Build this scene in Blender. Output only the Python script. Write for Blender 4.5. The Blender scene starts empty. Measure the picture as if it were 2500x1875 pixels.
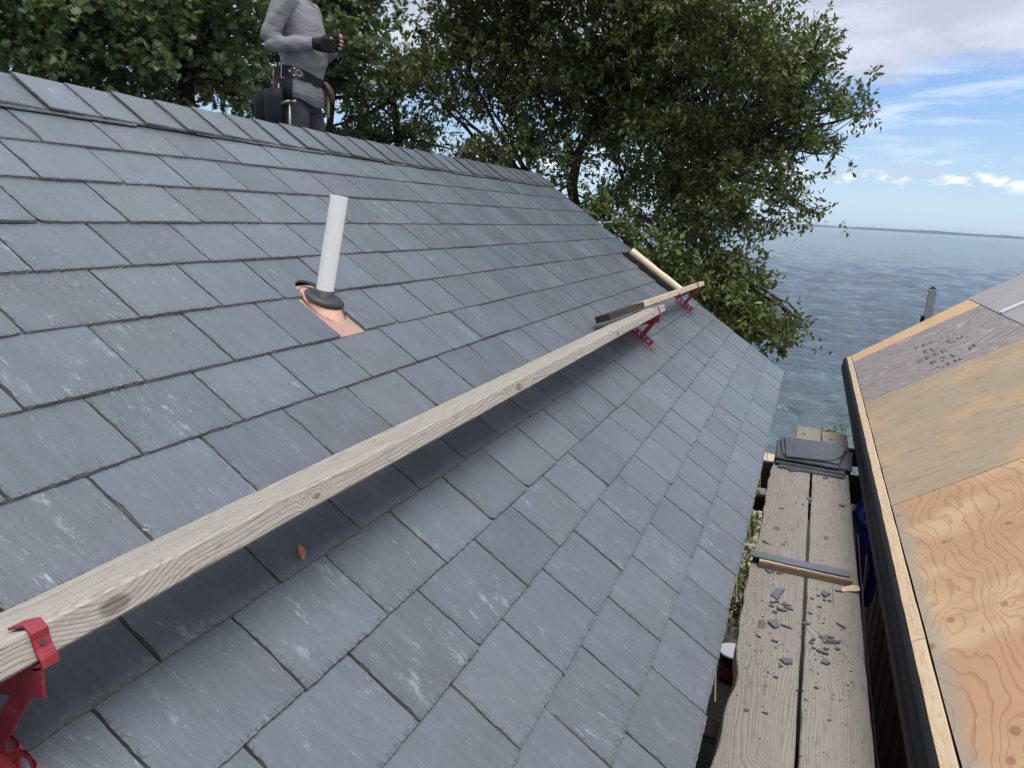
import bpy, bmesh, math, random
import numpy as np
from mathutils import Vector, Matrix

random.seed(7)
rng = np.random.default_rng(7)
SC = bpy.context.scene
COL = SC.collection

# ------------------------------------------------------------------ camera
CZ = 5.0                                   # eye height above the yard
W_PX, H_PX, F_PX = 2500.0, 1875.0, 1850.0  # photograph size and focal length in its pixels


def _nrm(v):
    return v / np.linalg.norm(v)


def _cam_ray(px, py):
    return _nrm(np.array([(px - W_PX / 2) / F_PX, (py - H_PX / 2) / F_PX, 1.0]))


_h1, _h2 = _cam_ray(1910, 547), _cam_ray(2500, 582)      # two points of the sea horizon
_up = _nrm(np.cross(_h2, _h1))
if _up[1] > 0:
    _up = -_up
_u = _cam_ray(1995, 551)                                  # where the eaves run to
_u = _nrm(_u - _up * (_u @ _up))
_l = _nrm(np.cross(_up, _u))
RC = np.stack([_u, _l, _up])                              # camera -> world (x along eaves, y upslope, z up)


def at(px, py, dist):
    """world point seen at a photograph pixel, at a distance in metres"""
    return RC @ _cam_ray(px, py) * dist + np.array([0, 0, CZ])


cam_d = bpy.data.cameras.new('camera')
cam = bpy.data.objects.new('camera', cam_d)
COL.objects.link(cam)
cam_d.sensor_width = 36.0
cam_d.lens = 36.0 * F_PX / W_PX
cam_d.clip_start = 0.05
cam_d.clip_end = 30000.0
_r, _d, _f = RC[:, 0], RC[:, 1], RC[:, 2]
cam.matrix_world = Matrix(((_r[0], -_d[0], -_f[0], 0), (_r[1], -_d[1], -_f[1], 0), (_r[2], -_d[2], -_f[2], CZ), (0, 0, 0, 1)))
SC.camera = cam

# ------------------------------------------------------------------ exposure, sun, sky
SC.view_settings.view_transform = 'Standard'
SC.view_settings.look = 'None'
SC.view_settings.exposure = 0.58
SC.view_settings.gamma = 1.0
SC.view_settings.use_curve_mapping = False

SUN_DIR = Vector((-0.14, -0.26, 0.92)).normalized()        # towards the sun (veiled by cloud)
sun_d = bpy.data.lights.new('sun', 'SUN')
sun_d.energy = 2.0
sun_d.angle = math.radians(36)
sun_d.color = (1.0, 0.965, 0.92)
sun = bpy.data.objects.new('sun', sun_d)
COL.objects.link(sun)
sun.rotation_euler = (-SUN_DIR).to_track_quat('-Z', 'Y').to_euler()
SUN_EL = math.asin(SUN_DIR.z)
SUN_AZ = math.atan2(SUN_DIR.x, SUN_DIR.y)


class NT:
    """small helper to write node trees"""
    def __init__(self, tree):
        self.t = tree
        self.n = tree.nodes
        self.l = tree.links

    def new(self, typ, **kw):
        nd = self.n.new(typ)
        for k, v in kw.items():
            setattr(nd, k, v)
        return nd

    def put(self, sock, v):
        if v is None:
            return
        if isinstance(v, bpy.types.NodeSocket):
            self.l.new(v, sock)
        elif isinstance(v, (tuple, list)) and sock.type == 'RGBA' and len(v) == 3:
            sock.default_value = (*v, 1)
        else:
            sock.default_value = v

    def math(self, op, a, b=None, c=None, clamp=False):
        nd = self.new('ShaderNodeMath', operation=op, use_clamp=clamp)
        for i, v in enumerate((a, b, c)):
            if v is not None:
                self.put(nd.inputs[i], v)
        return nd.outputs[0]

    def vmath(self, op, a, b=None, out=0):
        nd = self.new('ShaderNodeVectorMath', operation=op)
        self.put(nd.inputs[0], a)
        if b is not None:
            self.put(nd.inputs['Scale'] if op == 'SCALE' else nd.inputs[1], b)
        return nd.outputs[out]

    def mix(self, fac, a, b, blend='MIX'):
        nd = self.new('ShaderNodeMix', data_type='RGBA', blend_type=blend)
        self.put(nd.inputs[0], fac)
        self.put(nd.inputs[6], a)
        self.put(nd.inputs[7], b)
        return nd.outputs[2]

    def noise(self, vec, scale=5.0, detail=4.0, rough=0.55, dist=0.0, col=False):
        nd = self.new('ShaderNodeTexNoise')
        self.put(nd.inputs['Vector'], vec)
        nd.inputs['Scale'].default_value = scale
        nd.inputs['Detail'].default_value = detail
        nd.inputs['Roughness'].default_value = rough
        nd.inputs['Distortion'].default_value = dist
        return nd.outputs[1 if col else 0]

    def ramp(self, fac, stops, interp='LINEAR'):
        nd = self.new('ShaderNodeValToRGB')
        cr = nd.color_ramp
        cr.interpolation = interp
        while len(cr.elements) < len(stops):
            cr.elements.new(0.5)
        for e, (p, c) in zip(cr.elements, stops):
            e.position = p
            e.color = (c, c, c, 1) if isinstance(c, (int, float)) else (*c, 1)
        self.put(nd.inputs[0], fac)
        return nd.outputs[0]

    def sstep(self, v, lo, hi):
        nd = self.new('ShaderNodeMapRange', interpolation_type='SMOOTHSTEP')
        self.put(nd.inputs[0], v)
        self.put(nd.inputs[1], lo)
        self.put(nd.inputs[2], hi)
        return nd.outputs[0]

    def mapping(self, vec, scale=(1, 1, 1), loc=(0, 0, 0), rot=(0, 0, 0)):
        nd = self.new('ShaderNodeMapping')
        self.put(nd.inputs[0], vec)
        nd.inputs[1].default_value = loc
        nd.inputs[2].default_value = rot
        nd.inputs[3].default_value = scale
        return nd.outputs[0]

    def bump(self, h, strength=0.5, dist=0.01, normal=None):
        nd = self.new('ShaderNodeBump')
        nd.inputs['Strength'].default_value = strength
        nd.inputs['Distance'].default_value = dist
        self.put(nd.inputs['Height'], h)
        self.put(nd.inputs['Normal'], normal)
        return nd.outputs[0]

    def comb(self, x, y, z):
        nd = self.new('ShaderNodeCombineXYZ')
        for i, v in enumerate((x, y, z)):
            self.put(nd.inputs[i], v)
        return nd.outputs[0]

    def sep(self, v):
        nd = self.new('ShaderNodeSeparateXYZ')
        self.put(nd.inputs[0], v)
        return nd.outputs


world = bpy.data.worlds.new('World')
SC.world = world
world.use_nodes = True
wt = NT(world.node_tree)
wt.n.clear()
w_out = wt.new('ShaderNodeOutputWorld')
w_bg = wt.new('ShaderNodeBackground')
w_bg.inputs['Strength'].default_value = 0.092
wt.l.new(w_bg.outputs[0], w_out.inputs[0])
w_sky = wt.new('ShaderNodeTexSky', sky_type='NISHITA', sun_disc=False)
w_sky.sun_elevation = SUN_EL
w_sky.sun_rotation = SUN_AZ
w_sky.air_density = 1.0
w_sky.dust_density = 0.6
w_sky.ozone_density = 1.6
w_dir = wt.vmath('NORMALIZE', wt.new('ShaderNodeTexCoord').outputs['Generated'])
dx, dy, dz = wt.sep(w_dir)
w_az = wt.math('ARCTAN2', dy, dx)
dzc = wt.math('MAXIMUM', dz, 0.0)
den = wt.math('ADD', dzc, 0.09)
plane = wt.comb(wt.math('DIVIDE', dx, den), wt.math('DIVIDE', dy, den), 0.0)
# high grey cloud deck, open towards the horizon
n_deck = wt.noise(plane, 0.55, 6, 0.55, 0.4)
edge = wt.math('ADD', dz, wt.math('MULTIPLY', wt.math('SUBTRACT', n_deck, 0.5), 0.10))
ed_n = wt.noise(wt.comb(wt.math('MULTIPLY', w_az, 6.0), wt.math('MULTIPLY', dz, 26.0), 5.0), 1.0, 6, 0.62, 0.4)
edge = wt.math('ADD', edge, wt.math('MULTIPLY', wt.math('SUBTRACT', ed_n, 0.5), 0.09))
edge = wt.math('ADD', edge, wt.math('MULTIPLY', w_az, 0.03))
m_deck = wt.sstep(edge, 0.143, 0.188)
n_in = wt.noise(plane, 1.6, 5, 0.6, 0.3)
holes = wt.sstep(wt.noise(plane, 0.33, 4, 0.5, 0.2), 0.60, 0.68)
m_deck = wt.math('MULTIPLY', m_deck, wt.math('SUBTRACT', 1.0, wt.math('MULTIPLY', holes, 0.85)))
c_deck = wt.mix(wt.sstep(n_in, 0.36, 0.66), (4.1, 4.5, 5.5), (5.3, 5.7, 6.7))
c_deck = wt.mix(wt.sstep(dz, 0.25, 0.9), c_deck, wt.mix(0.6, c_deck, (9.5, 9.8, 10.4)))
# streaks of thin cloud in the clear band
st_v = wt.comb(wt.math('MULTIPLY', w_az, 5.5), wt.math('MULTIPLY', dz, 36.0), 3.0)
n_st = wt.noise(st_v, 1.0, 5, 0.6, 0.5)
m_st = wt.math('MULTIPLY', wt.sstep(n_st, 0.46, 0.74), wt.math('MULTIPLY', wt.sstep(dz, 0.055, 0.10), 0.80))
# small cumulus along the horizon
cu_v = wt.comb(wt.math('MULTIPLY', w_az, 22.0), wt.math('MULTIPLY', dz, 60.0), 7.7)
n_cu = wt.noise(cu_v, 1.0, 5, 0.55, 0.2)
band = wt.math('MULTIPLY', wt.sstep(dz, 0.042, 0.056), wt.math('SUBTRACT', 1.0, wt.sstep(dz, 0.066, 0.086)))
m_cu = wt.math('MULTIPLY', wt.sstep(n_cu, 0.50, 0.64), band)
m_cug = wt.math('MULTIPLY', wt.sstep(wt.noise(wt.comb(wt.math('MULTIPLY', w_az, 7.0), wt.math('MULTIPLY', dz, 60.0), 1.0), 1.0, 4, 0.5), 0.40, 0.58), band)
sky_c = wt.mix(wt.sstep(dz, 0.0, 0.26), (4.2, 5.8, 7.2), (0.75, 2.6, 6.9))
sky_c = wt.mix(0.22, sky_c, w_sky.outputs[0])
col = wt.mix(m_st, sky_c, (6.0, 6.9, 7.9))
col = wt.mix(wt.math('MULTIPLY', m_cug, 0.75), col, (4.3, 5.2, 6.4))
col = wt.mix(wt.math('MULTIPLY', m_cu, 0.9), col, (8.2, 8.5, 8.8))
col = wt.mix(m_deck, col, c_deck)
wt.l.new(col, w_bg.inputs['Color'])

# ------------------------------------------------------------------ builders
LOC = {}            # world location of every thing (things are never rotated)


def thing(name, label, cat, loc=(0, 0, 0), group=None):
    o = bpy.data.objects.new(name, None)
    COL.objects.link(o)
    o.location = loc
    o.empty_display_size = 0.1
    o['label'] = label
    o['category'] = cat
    if group:
        o['group'] = group
    LOC[o.name] = Vector(loc)
    return o


def root_loc(o):
    while o.parent:
        o = o.parent
    return LOC.get(o.name, Vector(o.location))


def mesh_from(name, V, F, mats, matidx=None, smooth=False):
    me = bpy.data.meshes.new(name)
    me.from_pydata([tuple(v) for v in V], [], [tuple(f) for f in F])
    for m in (mats if isinstance(mats, (list, tuple)) else [mats]):
        me.materials.append(m)
    if matidx is not None:
        me.polygons.foreach_set('material_index', np.asarray(matidx, dtype=np.int32))
    if smooth:
        me.polygons.foreach_set('use_smooth', np.ones(len(F), dtype=bool))
    me.update()
    return me


def mk(name, V, F, mats, parent=None, matidx=None, smooth=False, label=None, cat=None, group=None, kind=None, origin=None):
    """one mesh object from world-space vertices"""
    V = np.asarray(V, dtype=float)
    if parent is not None:
        org = np.array(root_loc(parent))
    elif origin is not None:
        org = np.array(origin, dtype=float)
    else:
        org = np.array([(V[:, 0].min() + V[:, 0].max()) / 2, (V[:, 1].min() + V[:, 1].max()) / 2, V[:, 2].min()])
    me = mesh_from(name, V - org, F, mats, matidx, smooth)
    o = bpy.data.objects.new(name, me)
    COL.objects.link(o)
    if parent is not None:
        o.parent = parent
    else:
        o.location = org
        LOC[o.name] = Vector(org)
    for k, v in (('label', label), ('category', cat), ('group', group), ('kind', kind)):
        if v:
            o[k] = v
    return o


def soup(parts):
    """join (V, F) pairs"""
    V, F, n = [], [], 0
    for v, f in parts:
        V.append(np.asarray(v, dtype=float))
        F += [tuple(i + n for i in q) for q in f]
        n += len(v)
    return np.concatenate(V), F


def box(c, sx, sy, sz, ax=None):
    """box about centre c, ax = 3x3 rows of axes"""
    ax = np.eye(3) if ax is None else np.asarray(ax, dtype=float)
    c = np.asarray(c, dtype=float)
    V = [c + ax[0] * sx / 2 * i + ax[1] * sy / 2 * j + ax[2] * sz / 2 * k for i in (-1, 1) for j in (-1, 1) for k in (-1, 1)]
    F = [(0, 1, 3, 2), (4, 6, 7, 5), (0, 4, 5, 1), (2, 3, 7, 6), (0, 2, 6, 4), (1, 5, 7, 3)]
    return np.array(V), F


def beam(p0, p1, side, w, t, seg=1, ch=0.003, rough=0.0, seed=0, edge_fn=None):
    """lumber: axis p0->p1, 'side' = width direction, chamfered corners, slightly uneven edges"""
    r = np.random.default_rng(seed)
    p0, p1 = np.asarray(p0, float), np.asarray(p1, float)
    a = _nrm(p1 - p0)
    s = np.asarray(side, float)
    s = _nrm(s - a * (a @ s))
    n = np.cross(a, s)
    prof = [(-w / 2 + ch, -t / 2), (w / 2 - ch, -t / 2), (w / 2, -t / 2 + ch), (w / 2, t / 2 - ch),
            (w / 2 - ch, t / 2), (-w / 2 + ch, t / 2), (-w / 2, t / 2 - ch), (-w / 2, -t / 2 + ch)]
    V, F = [], []
    for i in range(seg + 1):
        k = i / seg
        c = p0 + (p1 - p0) * k
        jl, jr = r.normal(0, rough, 2)
        jt = r.normal(0, rough * 0.4)
        for (x, y) in prof:
            xx = x + (jl if x < 0 else jr)
            if edge_fn:
                xx = edge_fn(xx, k, y)
            V.append(c + s * xx + n * (y + jt))
    for i in range(seg):
        for j in range(8):
            b = i * 8
            F.append((b + j, b + (j + 1) % 8, b + 8 + (j + 1) % 8, b + 8 + j))
    F.append(tuple(range(7, -1, -1)))
    F.append(tuple(range(seg * 8, seg * 8 + 8)))
    return np.array(V), F


def tube(pts, rad, n=8, cap=True):
    pts = np.asarray(pts, float)
    m = len(pts)
    rad = np.full(m, rad) if np.isscalar(rad) else np.asarray(rad, float)
    V, F = [], []
    ref = np.array([0.13, 0.27, 0.95])
    for i in range(m):
        d = pts[min(i + 1, m - 1)] - pts[max(i - 1, 0)]
        d = _nrm(d) if np.linalg.norm(d) > 1e-9 else np.array([0, 0, 1.0])
        if abs(d @ ref) > 0.97:
            ref = np.array([0.95, 0.2, 0.1])
        u = _nrm(np.cross(d, ref))
        v = np.cross(d, u)
        for j in range(n):
            a = 2 * math.pi * j / n
            V.append(pts[i] + rad[i] * (u * math.cos(a) + v * math.sin(a)))
    for i in range(m - 1):
        for j in range(n):
            F.append((i * n + j, i * n + (j + 1) % n, (i + 1) * n + (j + 1) % n, (i + 1) * n + j))
    if cap:
        F.append(tuple(range(n - 1, -1, -1)))
        F.append(tuple(range((m - 1) * n, m * n)))
    return np.array(V), F


def prism(poly, h0, h1, inset=0.0, to=None, jit=None):
    """polygon (x,y) between heights, top inset towards the centroid; 'to' maps (x,y,h) to the world"""
    poly = np.asarray(poly, float)
    n = len(poly)
    c = poly.mean(0)
    d = c - poly
    ln = np.linalg.norm(d, axis=1, keepdims=True) + 1e-9
    ins = inset if jit is None else inset * jit[:, None]
    top = poly + d / ln * ins
    V = [(*p, h0) for p in poly] + [(*p, h1) for p in top]
    F = [tuple(range(n - 1, -1, -1)), tuple(range(n, 2 * n))] + [(i, (i + 1) % n, n + (i + 1) % n, n + i) for i in range(n)]
    V = np.array(V, float)
    if to is not None:
        V = np.array([to(*v) for v in V])
    return V, F


# ------------------------------------------------------------------ materials
MAT = {}


def material(name):
    m = bpy.data.materials.new(name)
    m.use_nodes = True
    t = NT(m.node_tree)
    t.n.clear()
    out = t.new('ShaderNodeOutputMaterial')
    b = t.new('ShaderNodeBsdfPrincipled')
    t.l.new(b.outputs[0], out.inputs[0])
    MAT[name] = m
    return m, t, b, out


def plain(name, colr, rough=0.6, metal=0.0, var=0.15, scale=30.0, bump=0.15, spec=0.5):
    m, t, b, _ = material(name)
    co = t.new('ShaderNodeTexCoord').outputs['Object']
    n = t.noise(co, scale, 4, 0.6)
    c = t.mix(n, tuple(x * (1 - var) for x in colr), tuple(min(1, x * (1 + var)) for x in colr))
    t.put(b.inputs['Base Color'], c)
    t.put(b.inputs['Roughness'], t.math('ADD', rough - 0.08, t.math('MULTIPLY', n, 0.16)))
    b.inputs['Metallic'].default_value = metal
    b.inputs['Specular IOR Level'].default_value = spec
    if bump:
        t.put(b.inputs['Normal'], t.bump(n, bump, 0.004))
    return m


def slate_material(name, base=(0.100, 0.117, 0.135), rough=0.35, scuff=1.0):
    m, t, b, _ = material(name)
    info = t.new('ShaderNodeObjectInfo')
    rnd = info.outputs['Random']
    co0 = t.new('ShaderNodeTexCoord').outputs['Object']
    co = t.vmath('ADD', co0, t.vmath('SCALE', t.comb(rnd, t.math('MULTIPLY', rnd, 7.3), t.math('MULTIPLY', rnd, 3.1)), 53.0))
    wob = t.vmath('SCALE', t.vmath('SUBTRACT', t.noise(co, 3.0, 2, 0.5, col=True), (0.5, 0.5, 0.5)), 0.10)
    cow = t.vmath('ADD', co, wob)
    grain = t.noise(t.mapping(cow, (60, 6, 20), rot=(0, 0, 0.12)), 1.0, 5, 0.62)
    broad = t.noise(co, 5.0, 5, 0.6)
    fine = t.noise(co, 140.0, 3, 0.6)
    tone = t.math('ADD', t.math('MULTIPLY', t.math('SUBTRACT', broad, 0.5), 0.55), t.math('MULTIPLY', t.math('SUBTRACT', grain, 0.5), 0.50))
    tone = t.math('ADD', tone, t.math('MULTIPLY', t.math('SUBTRACT', fine, 0.5), 0.22))
    tone = t.math('ADD', tone, t.math('MULTIPLY', t.math('SUBTRACT', rnd, 0.5), 0.24))
    tone = t.math('ADD', tone, 1.0)
    r2 = t.math('FRACT', t.math('MULTIPLY', rnd, 17.13))
    hue = t.mix(r2, tuple(x * y for x, y in zip(base, (0.98, 1.0, 1.03))), tuple(x * y for x, y in zip(base, (1.03, 1.01, 0.98))))
    hue = t.mix(t.math('MULTIPLY', t.sstep(broad, 0.45, 0.7), 0.5), hue, tuple(x * y for x, y in zip(base, (1.0, 0.99, 1.10))))
    c = t.vmath('SCALE', hue, tone)
    # pale powdery scuffs dragged along the grain, and hard scratches
    sc1 = t.noise(t.mapping(cow, (28, 12, 10), loc=(3, 1, 0), rot=(0, 0, -0.25)), 1.0, 7, 0.78)
    where = t.sstep(t.noise(co, 4.2, 3, 0.55), 0.42, 0.62)
    m1 = t.math('MULTIPLY', t.sstep(sc1, 0.55, 0.66), where)
    sc2 = t.noise(t.mapping(cow, (150, 22, 30), loc=(9, 4, 0), rot=(0, 0, 0.35)), 1.0, 3, 0.6)
    m2 = t.math('MULTIPLY', t.sstep(sc2, 0.63, 0.71), t.sstep(t.noise(co, 7.0, 2, 0.5), 0.46, 0.58))
    ms = t.math('MINIMUM', t.math('ADD', t.math('MULTIPLY', m1, 0.38 * scuff), t.math('MULTIPLY', m2, 0.40 * scuff)), 0.85)
    ms = t.math('MULTIPLY', ms, t.math('ADD', 0.25, t.math('MULTIPLY', t.math('FRACT', t.math('MULTIPLY', rnd, 5.77)), 1.1)))
    c = t.mix(ms, c, (0.40, 0.44, 0.48))
    # dark cleft lines
    ck = t.noise(t.mapping(cow, (34, 4, 8), loc=(1, 7, 0), rot=(0, 0, 0.22)), 1.0, 4, 0.6)
    dk = t.math('MULTIPLY', t.math('SUBTRACT', 1.0, t.sstep(t.math('ABSOLUTE', t.math('SUBTRACT', ck, 0.5)), 0.0, 0.012)), t.sstep(t.noise(co, 8.0, 2, 0.5), 0.60, 0.68))
    c = t.mix(t.math('MULTIPLY', dk, 0.45), c, (0.035, 0.038, 0.042))
    ox, oy, _oz = t.sep(co0)
    tk_b = t.noise(t.mapping(co, (170, 45, 20), rot=(0, 0, 0.5)), 1.0, 3, 0.6)
    tk_l = t.noise(t.mapping(co, (50, 110, 20), rot=(0, 0, -0.3)), 1.0, 3, 0.6)
    mb = t.math('MULTIPLY', t.sstep(tk_b, 0.50, 0.60), t.math('SUBTRACT', 1.0, t.sstep(oy, 0.004, 0.017)))
    ml = t.math('MULTIPLY', t.sstep(tk_l, 0.52, 0.62), t.math('SUBTRACT', 1.0, t.sstep(ox, 0.004, 0.022)))
    tick = t.math('MAXIMUM', mb, ml)
    c = t.mix(t.math('MULTIPLY', tick, 0.52 if scuff > 0.5 else 0.0), c, (0.040, 0.045, 0.046))
    t.put(b.inputs['Base Color'], c)
    ro = t.math('ADD', rough - 0.06, t.math('MULTIPLY', broad, 0.16))
    ro = t.math('ADD', ro, t.math('MULTIPLY', ms, 0.25))
    t.put(b.inputs['Roughness'], ro)
    b.inputs['Specular IOR Level'].default_value = 0.6
    h = t.math('ADD', t.math('MULTIPLY', grain, 0.38), t.math('MULTIPLY', broad, 1.1))
    h = t.math('ADD', h, t.math('MULTIPLY', fine, 0.16))
    h = t.math('SUBTRACT', h, t.math('MULTIPLY', dk, 0.3))
    h = t.math('SUBTRACT', h, t.math('MULTIPLY', tick, 0.45))
    t.put(b.inputs['Normal'], t.bump(h, 0.55, 0.007))
    return m


slate_material('slate_face')
slate_material('slate_plain', base=(0.100, 0.117, 0.135), rough=0.35, scuff=0.49)
slate_material('slate_chip', base=(0.085, 0.097, 0.115), rough=0.45, scuff=0.2)
slate_material('slate_dark', base=(0.055, 0.062, 0.076), rough=0.42, scuff=0.25)
plain('slate_edge', (0.066, 0.072, 0.070), 0.8, var=0.6, scale=160, bump=0.6, spec=0.3)  # rough broken edge, its colour darkened for the shade of the side gaps


plain('slate_split_edge', (0.120, 0.130, 0.124), 0.8, var=0.7, scale=220, bump=0.6, spec=0.3)  # same broken edge, lighter: light on the lower edges put into the colour


def wood(name, lo, hi, dark, axis=0, scale=1.0, knots=(), rough=0.75, line=0.55, blotch=0.35, bump=0.5, rings=1.0):
    """sawn lumber; grain along 'axis' of object space; knots = [(x,y,z,r)] in object space"""
    m, t, b, _ = material(name)
    info = t.new('ShaderNodeObjectInfo').outputs['Random']
    co0 = t.new('ShaderNodeTexCoord').outputs['Object']
    rot = {0: (0, 0, 0), 1: (0, 0, math.pi / 2), 2: (0, math.pi / 2, 0)}[axis]
    co = t.mapping(co0, (1, 1, 1), rot=rot)
    kn = None
    disp = None
    for (x, y, z, r) in knots:
        d = t.vmath('SUBTRACT', co0, (x, y, z))
        d = t.mapping(d, (0.45 if axis == 0 else 1, 0.45 if axis == 1 else 1, 1))
        ln = t.vmath('LENGTH', d, out=1)
        f = t.math('SUBTRACT', 1.0, t.sstep(ln, r * 0.55, r))
        g = t.math('SUBTRACT', 1.0, t.sstep(ln, 0.0, r * 4.5))
        kn = f if kn is None else t.math('MAXIMUM', kn, f)
        disp = g if disp is None else t.math('MAXIMUM', disp, g)
    off = t.comb(t.math('MULTIPLY', info, 31.0), t.math('MULTIPLY', info, 11.0), t.math('MULTIPLY', info, 5.0))
    co = t.vmath('ADD', co, off)
    wob = t.noise(t.mapping(co, (0.9, 6, 6)), scale, 3, 0.5)
    if disp is not None:
        wob = t.math('ADD', wob, t.math('MULTIPLY', disp, 0.35))
    px, py, pz = t.sep(co)
    ring = t.math('ADD', t.math('MULTIPLY', t.math('ADD', py, t.math('MULTIPLY', pz, 0.83)), 42.0 * scale * rings), t.math('MULTIPLY', wob, 11.0 * rings ** 0.5))
    fr = t.math('FRACT', ring)
    ln = t.math('MULTIPLY', t.sstep(fr, 0.45, 0.92), t.math('SUBTRACT', 1.0, t.sstep(fr, 0.93, 1.0)))
    ln = t.math('MULTIPLY', ln, t.math('ADD', 0.15, t.math('MULTIPLY', t.noise(t.mapping(co, (1.5, 8, 8), loc=(7, 1, 3)), scale, 4, 0.6), 1.1)))
    fib = t.noise(t.mapping(co, (7, 170, 170)), scale, 5, 0.75)
    blo = t.noise(t.mapping(co, (2.2, 9, 9)), scale, 5, 0.6)
    c = t.mix(t.math('ADD', t.math('MULTIPLY', blo, 0.7), t.math('MULTIPLY', fib, 0.3)), lo, hi)
    c = t.mix(t.math('MULTIPLY', ln, line), c, dark)
    c = t.mix(t.math('MULTIPLY', t.sstep(fib, 0.50, 0.72), 0.60), c, dark)
    saw = t.noise(t.mapping(co, (28, 90, 90)), scale, 4, 0.7)
    c = t.mix(t.math('MULTIPLY', t.sstep(saw, 0.52, 0.70), 0.55), c, dark)
    c = t.mix(t.math('MULTIPLY', t.sstep(blo, 0.60, 0.75), blotch), c, dark)
    chk = t.noise(t.mapping(co, (0.8, 70, 70), loc=(5, 2, 8)), scale, 3, 0.5)
    cm = t.sstep(chk, 0.70, 0.74)
    c = t.mix(t.math('MULTIPLY', cm, 0.8), c, tuple(x * 0.25 for x in dark))
    if kn is not None:
        c = t.mix(t.math('MULTIPLY', kn, t.math('ADD', 0.3, t.math('MULTIPLY', fib, 0.7))), c, tuple(x * 0.5 for x in dark))
    t.put(b.inputs['Base Color'], c)
    b.inputs['Roughness'].default_value = rough
    b.inputs['Specular IOR Level'].default_value = 0.3
    h = t.math('ADD', t.math('SUBTRACT', t.math('MULTIPLY', fib, 0.8), t.math('MULTIPLY', ln, 0.5)), t.math('MULTIPLY', saw, 0.5))
    h = t.math('SUBTRACT', h, cm)
    t.put(b.inputs['Normal'], t.bump(h, bump, 0.003))
    return m


wood('plank_wood', (0.30, 0.272, 0.232), (0.475, 0.44, 0.388), (0.17, 0.145, 0.115), 0, rings=2.0, bump=0.8,
     knots=[(KX - 2.15, -0.088, 0.080, kr) for KX, kr in ((0.70, 0.015), (1.17, 0.007), (2.27, 0.015), (3.63, 0.014), (4.5, 0.009))], line=0.62)
wood('short_wood', (0.42, 0.35, 0.23), (0.60, 0.52, 0.38), (0.25, 0.18, 0.10), 0, knots=[(0.35, -0.04, 0.02, 0.02)], line=0.4)
wood('charred_wood', (0.020, 0.015, 0.011), (0.060, 0.045, 0.032), (0.012, 0.009, 0.007), 0, line=0.4)
wood('staging_wood', (0.195, 0.176, 0.150), (0.315, 0.287, 0.248), (0.11, 0.094, 0.074), 0, scale=0.62, rings=4.0,
     knots=[(-1.45, 0.0, 0.05, 0.03), (-0.6, -0.04, 0.05, 0.022), (0.4, 0.03, 0.05, 0.025), (1.5, 0.02, 0.05, 0.02), (-2.0, 0.05, 0.05, 0.024)], line=0.6, blotch=0.35)
wood('edge_lumber', (0.50, 0.37, 0.235), (0.68, 0.54, 0.38), (0.38, 0.235, 0.12), 0, scale=0.8, line=0.25, blotch=0.2, bump=0.25)
wood('batten_wood', (0.155, 0.105, 0.072), (0.26, 0.185, 0.135), (0.09, 0.06, 0.04), 1, line=0.3)
wood('batten_light', (0.42, 0.33, 0.23), (0.55, 0.45, 0.33), (0.26, 0.17, 0.1), 1, line=0.3)
wood('dark_timber', (0.035, 0.024, 0.018), (0.075, 0.052, 0.04), (0.02, 0.014, 0.01), 1, line=0.4)
wood('wall_board', (0.095, 0.042, 0.028), (0.160, 0.072, 0.046), (0.03, 0.013, 0.01), 2, line=0.3)
wood('grey_timber', (0.10, 0.095, 0.085), (0.17, 0.16, 0.14), (0.06, 0.055, 0.05), 1, line=0.3)


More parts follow.
